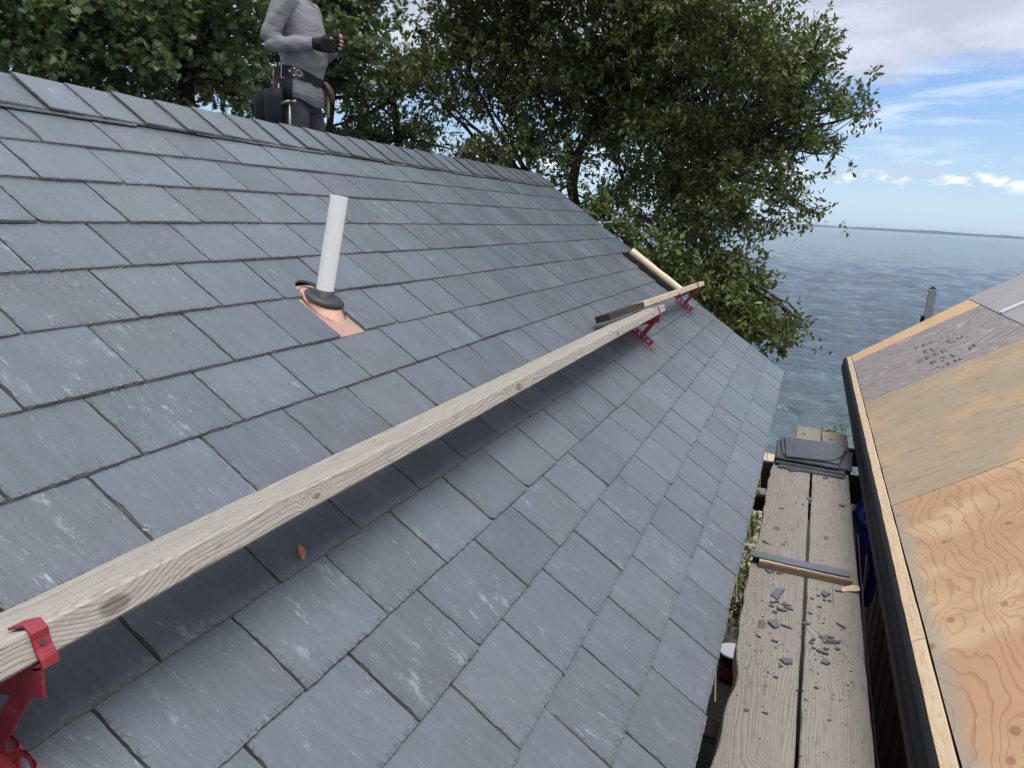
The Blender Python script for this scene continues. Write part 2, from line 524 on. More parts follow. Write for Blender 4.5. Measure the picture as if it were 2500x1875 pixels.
def plywood(name, lo, hi, line_c, freq, stretch, rot=0.0, line=0.6, rough=0.7, streak=(0, (0, 0, 0)), seed=0.0, knots=(), weather=None, patchy=0.0, patch_c=None, width=(0.55, 0.95), lin=0.0, det=2.0):
    m, t, b, _ = material(name)
    info = t.new('ShaderNodeObjectInfo').outputs['Random']
    co0 = t.new('ShaderNodeTexCoord').outputs['Object']
    co = t.mapping(co0, (1, 1, 1), loc=(seed, seed * 0.7, 0), rot=(0, 0, rot))
    st = t.mapping(co, stretch)
    n = t.noise(st, 1.0, det, 0.45, 0.35)
    kn = None
    for (x, y, r) in knots:
        d = t.vmath('SUBTRACT', co0, (x, y, 0))
        ln = t.vmath('LENGTH', t.mapping(d, (0.6, 1, 0)), out=1)
        g = t.math('POWER', t.math('SUBTRACT', 1.0, t.sstep(ln, 0.0, r * 7)), 2.0)
        n = t.math('ADD', n, t.math('MULTIPLY', g, 0.18))
        f = t.math('SUBTRACT', 1.0, t.sstep(ln, r * 0.7, r))
        kn = f if kn is None else t.math('MAXIMUM', kn, f)
    fr = t.math('FRACT', t.math('ADD', t.math('MULTIPLY', n, freq), t.math('MULTIPLY', t.sep(co)[1], lin)))
    ln = t.math('MULTIPLY', t.sstep(fr, width[0], width[1]), t.math('SUBTRACT', 1.0, t.sstep(fr, width[1] + 0.01, 1.0)))
    ln = t.math('MULTIPLY', ln, t.math('ADD', 0.35, t.math('MULTIPLY', t.noise(co, 6.0, 3, 0.6), 0.9)))
    fib = t.noise(t.mapping(co, (8, 120, 20)), 1.0, 4, 0.65)
    blo = t.noise(co, 2.6, 5, 0.6)
    c = t.mix(t.math('ADD', t.math('MULTIPLY', blo, 0.75), t.math('MULTIPLY', fib, 0.25)), lo, hi)
    if patch_c is not None:
        c = t.mix(t.math('MULTIPLY', t.sstep(t.noise(t.mapping(co, (1.5, 1, 1), loc=(4, 2, 0)), 1.7, 4, 0.6), 0.45, 0.68), patchy), c, patch_c)
    c = t.mix(t.math('MULTIPLY', ln, line), c, line_c)
    if streak[0]:
        sk = t.noise(t.mapping(co, (5.5, 24, 5), loc=(2, 3, 0)), 1.0, 6, 0.66)
        skw = t.sstep(t.noise(co, 3.4, 3, 0.5), 0.36, 0.55)
        c = t.mix(t.math('MULTIPLY', t.math('MULTIPLY', t.sstep(sk, 0.53, 0.68), skw), streak[0]), c, streak[1])
    if weather:
        axis, w0, w1, wc = weather
        pos = t.sep(co0)[axis]
        pos = t.math('ADD', pos, t.math('MULTIPLY', t.math('SUBTRACT', t.noise(co0, 6.0, 3, 0.6), 0.5), 0.10))
        c = t.mix(t.math('MULTIPLY', t.math('SUBTRACT', 1.0, t.sstep(pos, w0, w1)), 0.7), c, wc)
    if kn is not None:
        c = t.mix(t.math('MULTIPLY', kn, 0.6), c, tuple(x * 0.75 for x in line_c))
    # nail heads and punctures
    vo = t.new('ShaderNodeTexVoronoi')
    t.put(vo.inputs['Vector'], t.mapping(co0, (1, 1, 0)))
    vo.inputs['Scale'].default_value = 7.0
    dots = t.math('SUBTRACT', 1.0, t.sstep(vo.outputs['Distance'], 0.022, 0.04))
    c = t.mix(t.math('MULTIPLY', dots, 0.8), c, (0.04, 0.03, 0.02))
    t.put(b.inputs['Base Color'], c)
    b.inputs['Roughness'].default_value = rough
    b.inputs['Specular IOR Level'].default_value = 0.3
    h = t.math('SUBTRACT', t.math('MULTIPLY', fib, 0.4), t.math('MULTIPLY', ln, 0.6))
    h = t.math('SUBTRACT', t.math('ADD', h, t.math('MULTIPLY', blo, 1.2)), dots)
    t.put(b.inputs['Normal'], t.bump(h, 0.35, 0.004))
    return m


HP = math.pi / 2
plywood('ply_orange', (0.365, 0.212, 0.118), (0.495, 0.312, 0.182), (0.29, 0.120, 0.065), 12.0, (1.5, 3.4, 1), 0.0, lin=22.0, det=4.5, line=0.52,
        knots=[(0.027, -0.519, 0.014), (0.022, -0.352, 0.013), (0.159, -0.600, 0.014), (0.661, -0.460, 0.015), (0.769, -0.493, 0.012), (-0.581, -0.214, 0.014), (-0.595, -0.450, 0.011), (-1.047, -0.590, 0.013)], weather=(1, -0.60, -0.53, (0.30, 0.28, 0.24)), patchy=0.55, patch_c=(0.60, 0.45, 0.27), width=(0.62, 0.93))
plywood('ply_tan', (0.275, 0.212, 0.146), (0.41, 0.33, 0.235), (0.27, 0.18, 0.11), 7.0, (1.2, 4.5, 1), HP, line=0.25, streak=(0.8, (0.17, 0.125, 0.09)), seed=3.1, patchy=0.7, patch_c=(0.50, 0.32, 0.175))
plywood('ply_purple', (0.185, 0.158, 0.156), (0.27, 0.236, 0.230), (0.38, 0.345, 0.335), 26.0, (1.0, 1.7, 1), HP, line=0.9, streak=(0.85, (0.10, 0.078, 0.074)), seed=8.4,
        knots=[(-0.35, 0.10, 0.02), (-0.62, -0.36, 0.02)], patchy=0.4, patch_c=(0.30, 0.225, 0.22))
plywood('ply_grey', (0.25, 0.235, 0.24), (0.36, 0.345, 0.35), (0.42, 0.40, 0.40), 22.0, (1.3, 2.6, 1), HP, line=0.5, streak=(0.4, (0.16, 0.145, 0.145)), seed=5.2)
plywood('ply_fresh', (0.50, 0.31, 0.16), (0.68, 0.47, 0.28), (0.40, 0.215, 0.10), 7.0, (1.6, 4.0, 1), HP, line=0.35, streak=(0.7, (0.36, 0.19, 0.09)), seed=1.2)

plain('black_metal', (0.006, 0.007, 0.009), 0.6, var=0.3, scale=60, bump=0.08, spec=0.16)
plain('underlay', (0.010, 0.010, 0.011), 0.9, var=0.4, scale=60, bump=0.2, spec=0.08)


def worn_red():
    m, t, b, _ = material('red_paint')
    co = t.new('ShaderNodeTexCoord').outputs['Object']
    n = t.noise(co, 24.0, 4, 0.6)
    sc = t.noise(t.mapping(co, (40, 160, 90), rot=(0.4, 0.2, 0.7)), 1.0, 4, 0.7)
    c = t.mix(n, (0.20, 0.014, 0.024), (0.34, 0.032, 0.046))
    c = t.mix(t.math('MULTIPLY', t.sstep(n, 0.55, 0.75), 0.35), c, (0.40, 0.11, 0.12))
    wear = t.math('MULTIPLY', t.sstep(sc, 0.62, 0.70), t.sstep(t.noise(co, 11.0, 3, 0.6), 0.45, 0.6))
    c = t.mix(t.math('MULTIPLY', wear, 0.8), c, (0.16, 0.09, 0.07))
    t.put(b.inputs['Base Color'], c)
    t.put(b.inputs['Roughness'], t.math('ADD', 0.38, t.math('MULTIPLY', n, 0.3)))
    t.put(b.inputs['Normal'], t.bump(t.math('SUBTRACT', n, wear), 0.25, 0.003))


worn_red()

plain('pvc', (0.90, 0.90, 0.87), 0.35, var=0.04, scale=12, bump=0.03)
plain('red_ink', (0.35, 0.05, 0.06), 0.6, bump=0)
plain('black_ink', (0.060, 0.052, 0.054), 0.7, bump=0)
plain('rubber', (0.030, 0.033, 0.038), 0.55, var=0.2, scale=40, bump=0.1)
plain('cream_paper', (0.66, 0.54, 0.36), 0.6, var=0.10, scale=14, bump=0.2)
plain('white_flashing', (0.62, 0.63, 0.66), 0.4, var=0.06, bump=0.05)
plain('steel', (0.62, 0.62, 0.60), 0.35, metal=0.9, var=0.1, bump=0.05)
plain('tool_steel', (0.22, 0.22, 0.22), 0.4, metal=0.8, var=0.2, bump=0.1)
plain('post_vinyl', (0.30, 0.31, 0.31), 0.6, var=0.12, scale=25, bump=0.1)
plain('pale_stick', (0.50, 0.38, 0.19), 0.6, var=0.2, scale=40)
plain('blue_tarp', (0.012, 0.022, 0.20), 0.5, var=0.3, scale=12, bump=0.4)
plain('white_bag', (0.75, 0.76, 0.78), 0.55, var=0.08, scale=8, bump=0.4)
plain('rope', (0.30, 0.30, 0.28), 0.8, scale=200)
plain('skin', (0.52, 0.30, 0.22), 0.5, var=0.1, scale=40, bump=0.05)
plain('hair', (0.05, 0.035, 0.025), 0.6, var=0.3, scale=90, bump=0.4)
plain('glove_fabric', (0.010, 0.010, 0.012), 0.75, var=0.3, scale=120, bump=0.3, spec=0.2)
plain('belt_leather', (0.011, 0.010, 0.010), 0.6, var=0.3, scale=60, bump=0.2, spec=0.25)
plain('pouch_leather', (0.010, 0.011, 0.016), 0.65, var=0.5, scale=40, bump=0.5, spec=0.25)
plain('brown_leather', (0.075, 0.042, 0.028), 0.45, var=0.3, scale=50, bump=0.2)
plain('pants_fabric', (0.048, 0.044, 0.051), 0.9, var=0.12, scale=14, bump=0.2)
plain('boot_leather', (0.10, 0.065, 0.035), 0.6, var=0.3, scale=40)
plain('dry_leaf', (0.52, 0.22, 0.13), 0.6, var=0.3, scale=60)
plain('bark', (0.040, 0.033, 0.028), 0.9, var=0.5, scale=24, bump=0.9, spec=0.2)
plain('bucket_plastic', (0.012, 0.012, 0.014), 0.4, var=0.2)
plain('bucket_red', (0.16, 0.012, 0.012), 0.5)
plain('wall_paint', (0.10, 0.095, 0.09), 0.8, var=0.2)


def shirt_material():
    m, t, b, _ = material('shirt_fabric')
    co = t.new('ShaderNodeTexCoord').outputs['Object']
    hz = t.noise(t.mapping(co, (60, 60, 420)), 1.0, 4, 0.7)
    bl = t.noise(co, 6.0, 3, 0.5)
    c = t.mix(hz, (0.10, 0.10, 0.105), (0.35, 0.35, 0.355))
    c = t.mix(t.math('MULTIPLY', bl, 0.3), c, (0.17, 0.17, 0.18))
    t.put(b.inputs['Base Color'], c)
    b.inputs['Roughness'].default_value = 0.9
    b.inputs['Specular IOR Level'].default_value = 0.2
    wr = t.noise(t.mapping(co, (9, 9, 26)), 1.0, 3, 0.5, 0.6)
    t.put(b.inputs['Normal'], t.bump(wr, 0.45, 0.02))


shirt_material()


def copper_material():
    m, t, b, _ = material('copper')
    co = t.new('ShaderNodeTexCoord').outputs['Object']
    n = t.noise(co, 14.0, 4, 0.6)
    t.put(b.inputs['Base Color'], t.mix(n, (0.78, 0.40, 0.28), (0.92, 0.62, 0.48)))
    b.inputs['Metallic'].default_value = 1.0
    t.put(b.inputs['Roughness'], t.math('ADD', 0.16, t.math('MULTIPLY', n, 0.28)))
    t.put(b.inputs['Normal'], t.bump(n, 0.15, 0.01))


copper_material()


def leaf_material(name, c0, c1, c2, gloss=0.38, trans=0.22):
    """leaf_tint attribute: r = mix green/olive, g = bronzed or red leaves, b = brightness"""
    m, t, b, out = material(name)
    at_ = t.new('ShaderNodeAttribute', attribute_name='leaf_tint')
    sep = t.new('ShaderNodeSeparateColor')
    t.l.new(at_.outputs['Color'], sep.inputs[0])
    r, g, bl = sep.outputs
    c = t.mix(r, c0, c1)
    c = t.mix(g, c, c2)
    c = t.vmath('SCALE', c, t.math('ADD', 0.6, t.math('MULTIPLY', bl, 0.8)))
    t.put(b.inputs['Base Color'], c)
    b.inputs['Roughness'].default_value = gloss
    b.inputs['Specular IOR Level'].default_value = 0.45
    tr = t.new('ShaderNodeBsdfTranslucent')
    t.put(tr.inputs[0], t.vmath('MULTIPLY', c, (1.25, 1.35, 0.7)))
    mx = t.new('ShaderNodeMixShader')
    mx.inputs[0].default_value = trans
    t.l.new(b.outputs[0], mx.inputs[1])
    t.l.new(tr.outputs[0], mx.inputs[2])
    t.l.new(mx.outputs[0], out.inputs[0])
    return m


leaf_material('oak_leaf', (0.080, 0.132, 0.058), (0.170, 0.212, 0.098), (0.19, 0.18, 0.07), trans=0.28)
leaf_material('tupelo_leaf', (0.064, 0.094, 0.030), (0.135, 0.155, 0.046), (0.115, 0.075, 0.030), gloss=0.36, trans=0.28)
leaf_material('shrub_leaf', (0.060, 0.105, 0.022), (0.135, 0.165, 0.040), (0.16, 0.12, 0.03), gloss=0.34)


def water_material():
    m, t, b, _ = material('sea_water')
    co = t.new('ShaderNodeTexCoord').outputs['Object']
    px = t.sep(co)[0]
    shallow = t.math('SUBTRACT', 1.0, t.sstep(px, 18.0, 40.0))
    c = t.mix(shallow, (0.044, 0.072, 0.098), (0.066, 0.098, 0.108))
    t.put(b.inputs['Base Color'], c)
    b.inputs['Roughness'].default_value = 0.10
    b.inputs['IOR'].default_value = 1.33
    n1 = t.noise(t.mapping(co, (2.8, 1.1, 1)), 1.0, 4, 0.62, 0.4)
    n2 = t.noise(t.mapping(co, (0.9, 0.34, 1)), 1.0, 3, 0.55, 0.5)
    h = t.math('ADD', t.math('MULTIPLY', n1, 0.7), t.math('MULTIPLY', n2, 1.5))
    n3 = t.noise(t.mapping(co, (0.22, 0.07, 1)), 1.0, 4, 0.6, 0.3)
    h = t.math('ADD', h, t.math('MULTIPLY', n3, 2.6))
    t.put(b.inputs['Normal'], t.bump(h, 0.9, 0.26))


water_material()


def ground_material():
    m, t, b, _ = material('sand_ground')
    co = t.new('ShaderNodeTexCoord').outputs['Object']
    n = t.noise(co, 1.3, 6, 0.65)
    f = t.noise(co, 40.0, 3, 0.6)
    c = t.mix(n, (0.40, 0.34, 0.25), (0.60, 0.54, 0.43))
    c = t.mix(t.math('MULTIPLY', t.sstep(t.noise(co, 0.6, 4, 0.6), 0.5, 0.62), 0.7), c, (0.15, 0.10, 0.06))
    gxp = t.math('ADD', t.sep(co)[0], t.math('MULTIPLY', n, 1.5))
    yy = t.math('MAXIMUM', t.math('MULTIPLY', t.math('MINIMUM', t.math('SUBTRACT', t.sep(co)[1], 0.05), 0.0), 12.0), -8.0)  # carries the painted shade further out below the plank gap
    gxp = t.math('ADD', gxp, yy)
    c = t.mix(t.sstep(gxp, 9.3, 10.2), (0.018, 0.014, 0.011), c)  # dark soil by the house, with the shade of the gaps painted in
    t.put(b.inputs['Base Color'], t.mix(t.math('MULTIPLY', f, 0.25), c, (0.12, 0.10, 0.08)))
    b.inputs['Roughness'].default_value = 0.95
    t.put(b.inputs['Normal'], t.bump(f, 0.5, 0.03))


ground_material()
plain('far_land', (0.060, 0.085, 0.105), 0.95, var=0.25, scale=0.004, bump=0)

# ------------------------------------------------------------------ setting: land, sea, far shore
gx = np.concatenate([np.linspace(-60, 8, 24), np.linspace(9, 30, 43)])
gy = np.linspace(-60, 60, 61)
GV, GF = [], []
for x in gx:
    for y in gy:
        drop = np.clip((x - 16.5 - 0.8 * math.sin(y * 0.5)) / 6.5, 0, 1)
        z = -1.75 * drop * drop * (3 - 2 * drop) + 0.05 * math.sin(x * 1.7 + y) * math.cos(y * 1.3)
        GV.append((x, y, z))
ny = len(gy)
for i in range(len(gx) - 1):
    for j in range(ny - 1):
        GF.append((i * ny + j, (i + 1) * ny + j, (i + 1) * ny + j + 1, i * ny + j + 1))
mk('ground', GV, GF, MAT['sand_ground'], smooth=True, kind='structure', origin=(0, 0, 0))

SEA_Z = -1.35
NR, NA = 600, 480
rr = 15.0 * (16000.0 / 15.0) ** np.linspace(0, 1, NR)
aa = np.radians(np.linspace(-62, 62, NA))
R_, A_ = np.meshgrid(rr, aa, indexing='ij')
X_, Y_ = R_ * np.cos(A_), R_ * np.sin(A_)
Z_ = np.zeros_like(X_)
step = R_ * math.log(16000.0 / 15.0) / NR
wr = np.random.default_rng(3)
for k in range(70):
    lam = 0.8 * (5.0 / 0.8) ** wr.random()
    th = wr.normal(0.10, 0.50)
    amp = 0.0175 * lam ** 0.68
    ph = wr.random() * 6.28
    kx, ky = math.cos(th) * 2 * math.pi / lam, math.sin(th) * 2 * math.pi / lam
    gate = 0.55 + 0.45 * np.sin(X_ * 0.05 * wr.normal(1, .4) + Y_ * 0.06 * wr.normal(1, .4) + wr.random() * 6)
    s_ = np.sin(kx * X_ + ky * Y_ + ph)
    Z_ += amp * gate * (s_ + 0.35 * s_ * s_) * np.clip(lam / (2.6 * step) - 0.3, 0, 1)
Z_ += SEA_Z
SV = np.stack([X_, Y_, Z_], -1).reshape(-1, 3)
idx = np.arange(NR * NA).reshape(NR, NA)
SF = np.stack([idx[:-1, :-1], idx[1:, :-1], idx[1:, 1:], idx[:-1, 1:]], -1).reshape(-1, 4)


def mesh_np(name, V, F, mat, smooth=True, tint=None):
    """fast mesh from arrays; F is (n,k) or a list of such arrays"""
    Fs = F if isinstance(F, list) else [F]
    me = bpy.data.meshes.new(name)
    me.vertices.add(len(V))
    me.vertices.foreach_set('co', np.ascontiguousarray(V, dtype=np.float32).ravel())
    nl = sum(f.size for f in Fs)
    npol = sum(len(f) for f in Fs)
    me.loops.add(nl)
    me.polygons.add(npol)
    me.loops.foreach_set('vertex_index', np.concatenate([f.ravel() for f in Fs]).astype(np.int32))
    tot = np.concatenate([np.full(len(f), f.shape[1]) for f in Fs]).astype(np.int32)
    me.polygons.foreach_set('loop_start', np.concatenate([[0], np.cumsum(tot)[:-1]]).astype(np.int32))
    me.polygons.foreach_set('loop_total', tot)
    me.polygons.foreach_set('use_smooth', np.full(npol, smooth, dtype=bool))
    if tint is not None:
        a = me.attributes.new('leaf_tint', 'FLOAT_COLOR', 'POINT')
        a.data.foreach_set('color', np.concatenate([tint, np.ones((len(tint), 1))], 1).astype(np.float32).ravel())
    me.materials.append(mat)
    me.update(calc_edges=True)
    me.validate()
    return me


sea = bpy.data.objects.new('sea', mesh_np('sea', SV, SF, MAT['sea_water']))
COL.objects.link(sea)
sea['kind'] = 'structure'
# shelving shore water between the beach and the wave grid
# far shore: a long low wooded ridge
FV, FF = [], []
nf = 500
for i in range(nf):
    a = math.radians(-60 + 110 * i / (nf - 1))
    d = 7600 + 500 * math.sin(a * 5)
    hgt = 20 + 4 * math.sin(i * 0.11) + 3 * math.sin(i * 0.37 + 1) + random.uniform(-2, 3)
    if a > 0.25:
        hgt += 30 * min(1, (a - 0.25) * 5)
    for k, (dd, hh) in enumerate(((0, -2), (60, hgt * 0.8), (260, hgt), (900, -2))):
        FV.append(((d + dd) * math.cos(a), (d + dd) * math.sin(a), SEA_Z + hh))
for i in range(nf - 1):
    for k in range(3):
        b = i * 4 + k
        FF.append((b, b + 4, b + 5, b + 1))
mk('far_shore', FV, FF, MAT['far_land'], kind='structure', origin=(0, 0, 0))

# ------------------------------------------------------------------ left house with its slate roof
TH = math.radians(33.4)
CT, ST = math.cos(TH), math.sin(TH)
RY, RZ = 1.15 * ST, CZ - 1.15 * CT


def rw(x, s, h=0.0):
    """roof frame (along eave, up slope, off the surface) -> world"""
    return np.array([x, RY + s * CT - h * ST, RZ + s * ST + h * CT])


X_VERGE, S_EAVE, S_RIDGE, EXPO = 7.245, -0.638, 2.346, 0.2011
HOUSE = thing('slate_house', 'house with blue-grey slate roof and two rows of ridge slates, on the left', 'house', (3.6, 2.6, 0))
HL = np.array(root_loc(HOUSE))


def part_frame(name, me, x, s, h, tilt=0.0, skew=0.0, parent=HOUSE):
    """child whose own axes are: x along the eave, y up the slope, z off the roof"""
    o = bpy.data.objects.new(name, me)
    COL.objects.link(o)
    o.parent = parent
    M = Matrix(((1, 0, 0), (0, CT, -ST), (0, ST, CT))).to_4x4()
    M = M @ Matrix.Rotation(tilt, 4, 'X') @ Matrix.Rotation(skew, 4, 'Y')
    p = rw(x, s, h) - np.array(root_loc(parent))
    o.matrix_basis = Matrix.Translation(p) @ M
    return o


# deck and underlayment, both slopes, ridge at S_RIDGE
rid = rw(0, S_RIDGE, -0.045)
XA = -1.6
deck = []
for x in (XA, X_VERGE - 0.02):
    e = rw(x, S_EAVE + 0.03, -0.045)
    e2 = rw(x, S_EAVE + 0.03, -0.075)
    r2 = rid.copy()
    r2[0] = x
    b1 = np.array([x, 2 * rid[1] - e[1], e[2]])
    b2 = np.array([x, 2 * rid[1] - e2[1], e2[2]])
    rlow = r2 - np.array([0, 0, 0.035])
    deck += [e, r2, b1, b2, rlow, e2]
mk('roof_deck', deck, [(0, 6, 7, 1), (1, 7, 8, 2), (2, 8, 9, 3), (3, 9, 10, 4), (4, 10, 11, 5), (5, 11, 6, 0), (0, 1, 4, 5), (1, 2, 3, 4), (6, 11, 10, 7), (7, 10, 9, 8)], MAT['underlay'], HOUSE)
ev = rw(0, S_EAVE, 0)
wall_y0, wall_y1 = ev[1] + 0.30, 2 * rid[1] - ev[1] - 0.30
gz = [(wall_y0, 0), (wall_y1, 0), (wall_y1, ev[2] + 0.05), (rid[1], rid[2] - 0.2), (wall_y0, ev[2] + 0.05)]
WV = [(XA + 0.1, y, z) for y, z in gz] + [(X_VERGE - 0.25, y, z) for y, z in gz]
mk('wall', WV, [(0, 1, 2, 3, 4), (9, 8, 7, 6, 5), (0, 5, 6, 1), (1, 6, 7, 2), (4, 9, 5, 0)], MAT['wall_paint'], HOUSE)
v, f = box((3.6 + XA / 2, ev[1] + 0.045, ev[2] - 0.10), X_VERGE - XA - 0.1, 0.025, 0.13)
mk('fascia', v, f, MAT['dark_timber'], HOUSE)
v, f = box((3.6 + XA / 2, ev[1] + 0.19, ev[2] - 0.155), X_VERGE - XA - 0.14, 0.26, 0.015)
mk('soffit', v, f, MAT['wall_paint'], HOUSE)


def slate_mesh(w, L, t, seed, left=1.0, notch=None, chipc=0.16, bottom=1.0):
    """hand-dressed slate: uneven outline, ragged sloping edges; notch=(cx, cy, r) cuts a round bite out"""
    r = np.random.default_rng(seed)
    nb, ns, nt = 40, 34, 3

    def smooth_noise(n, amp, k=5):
        base = r.normal(0, 1, max(2, n // k + 2))
        return np.interp(np.linspace(0, len(base) - 1, n), np.arange(len(base)), base) * amp
    g = 0.0011
    lw = r.normal(0, 0.0012, 2)
    bot = [(x, y) for x, y in zip(np.linspace(g, w - g, nb), smooth_noise(nb, 0.0005, 6) + r.normal(0, 0.0006, nb))]
    rgt = [(w - g + d, y) for d, y in zip(smooth_noise(ns, 0.0006, 7) + r.normal(0, 0.0005, ns) + np.linspace(0, lw[0], ns), np.linspace(0.004, L - 0.004, ns))]
    top = [(x, L) for x in np.linspace(w - g, g, nt)]
    lft = [(g + d, y) for d, y in zip(smooth_noise(ns, 0.0007, 7) + r.normal(0, 0.0006, ns) + np.linspace(lw[1], 0, ns), np.linspace(L - 0.004, 0.004, ns))]
    ob = np.array(bot + rgt + top + lft)
    # how far the split top face stands back from the outline
    ib = bottom * (0.0008 + np.abs(smooth_noise(nb, 0.0013, 2)) + np.abs(r.normal(0, 0.0014, nb)))
    ir = 0.0010 + np.abs(smooth_noise(ns, 0.0012, 4))
    it = np.full(nt, 0.001)
    il = left * (0.0006 + np.abs(smooth_noise(ns, 0.0022, 2)) + np.abs(r.normal(0, 0.0011, ns)))
    if r.random() < 0.55:                          # a longer flake off the left edge
        c0, wd = r.uniform(4, ns - 4), r.uniform(2, 5)
        il += left * r.uniform(0.004, 0.011) * np.exp(-((np.arange(ns) - c0) / wd) ** 2)
    ot = ob.copy()
    ot[:nb, 1] += ib
    ot[nb:nb + ns, 0] -= ir
    ot[nb + ns:nb + ns + nt, 1] -= it
    ot[nb + ns + nt:, 0] += il
    ot[0, 0] += il[-1]
    ot[nb - 1, 0] -= ir[0]
    if r.random() < chipc:                         # broken lower corner
        c = 0.008 + 0.016 * r.random()
        k = r.random()
        for arr in (ob, ot):
            for i in range(len(arr)):
                x, y = arr[i]
                q = (x if k < 0.6 else w - x) + y * r.uniform(0.95, 1.05)
                if q < c:
                    arr[i, 1] = y + (c - q) * 0.6
                    arr[i, 0] = x + (c - q) * 0.4 * (1 if k < 0.6 else -1)
    if notch:
        cx, cy, rad = notch
        for arr, ex in ((ob, 0.0), (ot, 0.003)):
            for i in range(len(arr)):
                d = arr[i] - np.array([cx, cy])
                dist = np.linalg.norm(d)
                if dist < rad + ex:
                    if i < nb:
                        arr[i, 1] = cy + math.sqrt(max((rad + ex) ** 2 - d[0] ** 2, 0))
                    else:
                        arr[i] = np.array([cx, cy]) + d / (dist + 1e-6) * (rad + ex)
    n = len(ob)
    warp = r.normal(0, 0.0010, 2)
    V = [(x, y, warp[0] * math.sin(3.0 * x / w)) for x, y in ob] + [(x, y, t + warp[0] * math.sin(3.0 * x / w)) for x, y in ot]
    F = [tuple(range(n - 1, -1, -1)), tuple(range(n, 2 * n))] + [(i, (i + 1) % n, n + (i + 1) % n, n + i) for i in range(n)]
    return mesh_from('slate', V, F, [MAT['slate_face'], MAT['slate_edge'], MAT['slate_split_edge']], [0, 0] + [2] * (nb - 1) + [1] * (n - nb + 1))


T_S = 0.0072
TILT = -math.atan(T_S / EXPO)
BASES = {0: 1.455, 1: 1.306}
PITCH = 0.2967
S_ROW = [1.955, 1.755, 1.549, 1.348, 1.143, 0.934, 0.743, 0.545, 0.343, 0.145, -0.052, -0.251, -0.4485, -0.638]
X_SEEN = [1.58, 1.46, 1.33, 1.19, 1.06, 0.93, 0.80, 0.66, 0.55, 0.58, 0.78, 0.98, 1.20, 1.42]
far_parts = []
sr = np.random.default_rng(11)
for r_ in range(14):
    s_low = S_ROW[r_]
    L = min(0.47, S_RIDGE - 0.02 - s_low + 0.02)
    k0 = int(math.floor((-1.4 - BASES[r_ % 2]) / PITCH))
    x_end_row = 6.745 if r_ in (5, 6, 7) else X_VERGE
    seams = []
    k = k0
    while True:
        x = BASES[r_ % 2] + k * PITCH + sr.normal(0, 0.006)
        if x > x_end_row - 0.06:
            break
        seams.append(x)
        k += 1
    seams.append(x_end_row + sr.normal(0, 0.003))
    for i in range(len(seams) - 1):
        x0, x1 = seams[i], seams[i + 1]
        notch = None
        if r_ == 5 and 1.80 < x0 < 2.0:
            x1 = 2.108
        if r_ == 5 and 2.0 < x0 < 2.2:
            x0 = 2.262
        if r_ == 4 and 1.98 < x0 < 2.2:
            notch = (2.214 - x0, 0.012, 0.068)
        s_j = s_low + sr.normal(0, 0.0016)
        seed = r_ * 100 + i
        me = slate_mesh(x1 - x0, L, T_S + sr.normal(0, 0.0004), seed, notch=notch, left=1.0 if r_ < 9 else 0.8, bottom=1.0 if r_ < 8 else 0.45)
        lift = abs(sr.normal(0, 0.0009))
        h0 = -T_S + lift + 0.0004 * (i % 2)
        if x1 < X_SEEN[r_] - 0.02:
            far_parts.append((me, x0, s_j, h0))
            continue
        part_frame('slate', me, x0, s_j, h0, TILT + sr.normal(0, 0.0008), sr.normal(0, 0.0012))
# slates of the part of the roof beside and behind the camera, one joined piece
bm = bmesh.new()
for me, x0, s_j, h0 in far_parts:
    M = Matrix(((1, 0, 0), (0, CT, -ST), (0, ST, CT))).to_4x4() @ Matrix.Rotation(TILT, 4, 'X')
    me.transform(Matrix.Translation(rw(x0, s_j, h0) - HL) @ M)
    bm.from_mesh(me)
    bpy.data.meshes.remove(me)
me = bpy.data.meshes.new('slate_field')
bm.to_mesh(me)
bm.free()
me.materials.append(MAT['slate_plain'])
me.materials.append(MAT['slate_edge'])
me.materials.append(MAT['slate_split_edge'])
o = bpy.data.objects.new('slate_field', me)
COL.objects.link(o)
o.parent = HOUSE
o['kind'] = 'stuff'

# doubled ridge: under pieces, then overlapping ridge slates
kx = -1.3
i = 0
while kx < X_VERGE - 0.05:
    x1 = min(kx + 0.30, X_VERGE)
    if x1 > 1.6:
        me = slate_mesh(x1 - kx, 0.185, 0.0042, 9000 + i, chipc=0.3)
        part_frame('under_ridge_slate', me, kx, S_RIDGE - 0.209 + sr.normal(0, 0.004), 0.0004 + 0.0005 * (i % 2), -0.014)
    kx += 0.2967
    i += 1
RP = 0.2005
for i in range(-14, 28):
    x0 = 1.901 + (i - 1) * RP + sr.normal(0, 0.005)
    w = RP * 1.42 if i < 27 else X_VERGE - x0
    if x0 > X_VERGE - 0.1 or x0 < -0.2:
        continue
    w = min(w, X_VERGE + 0.005 - x0)
    me = slate_mesh(w, 0.212, 0.0062, 7000 + i, left=0.8, chipc=0.2)
    part_frame('ridge_slate', me, x0, S_RIDGE - 0.198 + sr.normal(0, 0.002), 0.0105 + sr.normal(0, 0.0008), -0.014 + sr.normal(0, 0.003), 0.040)
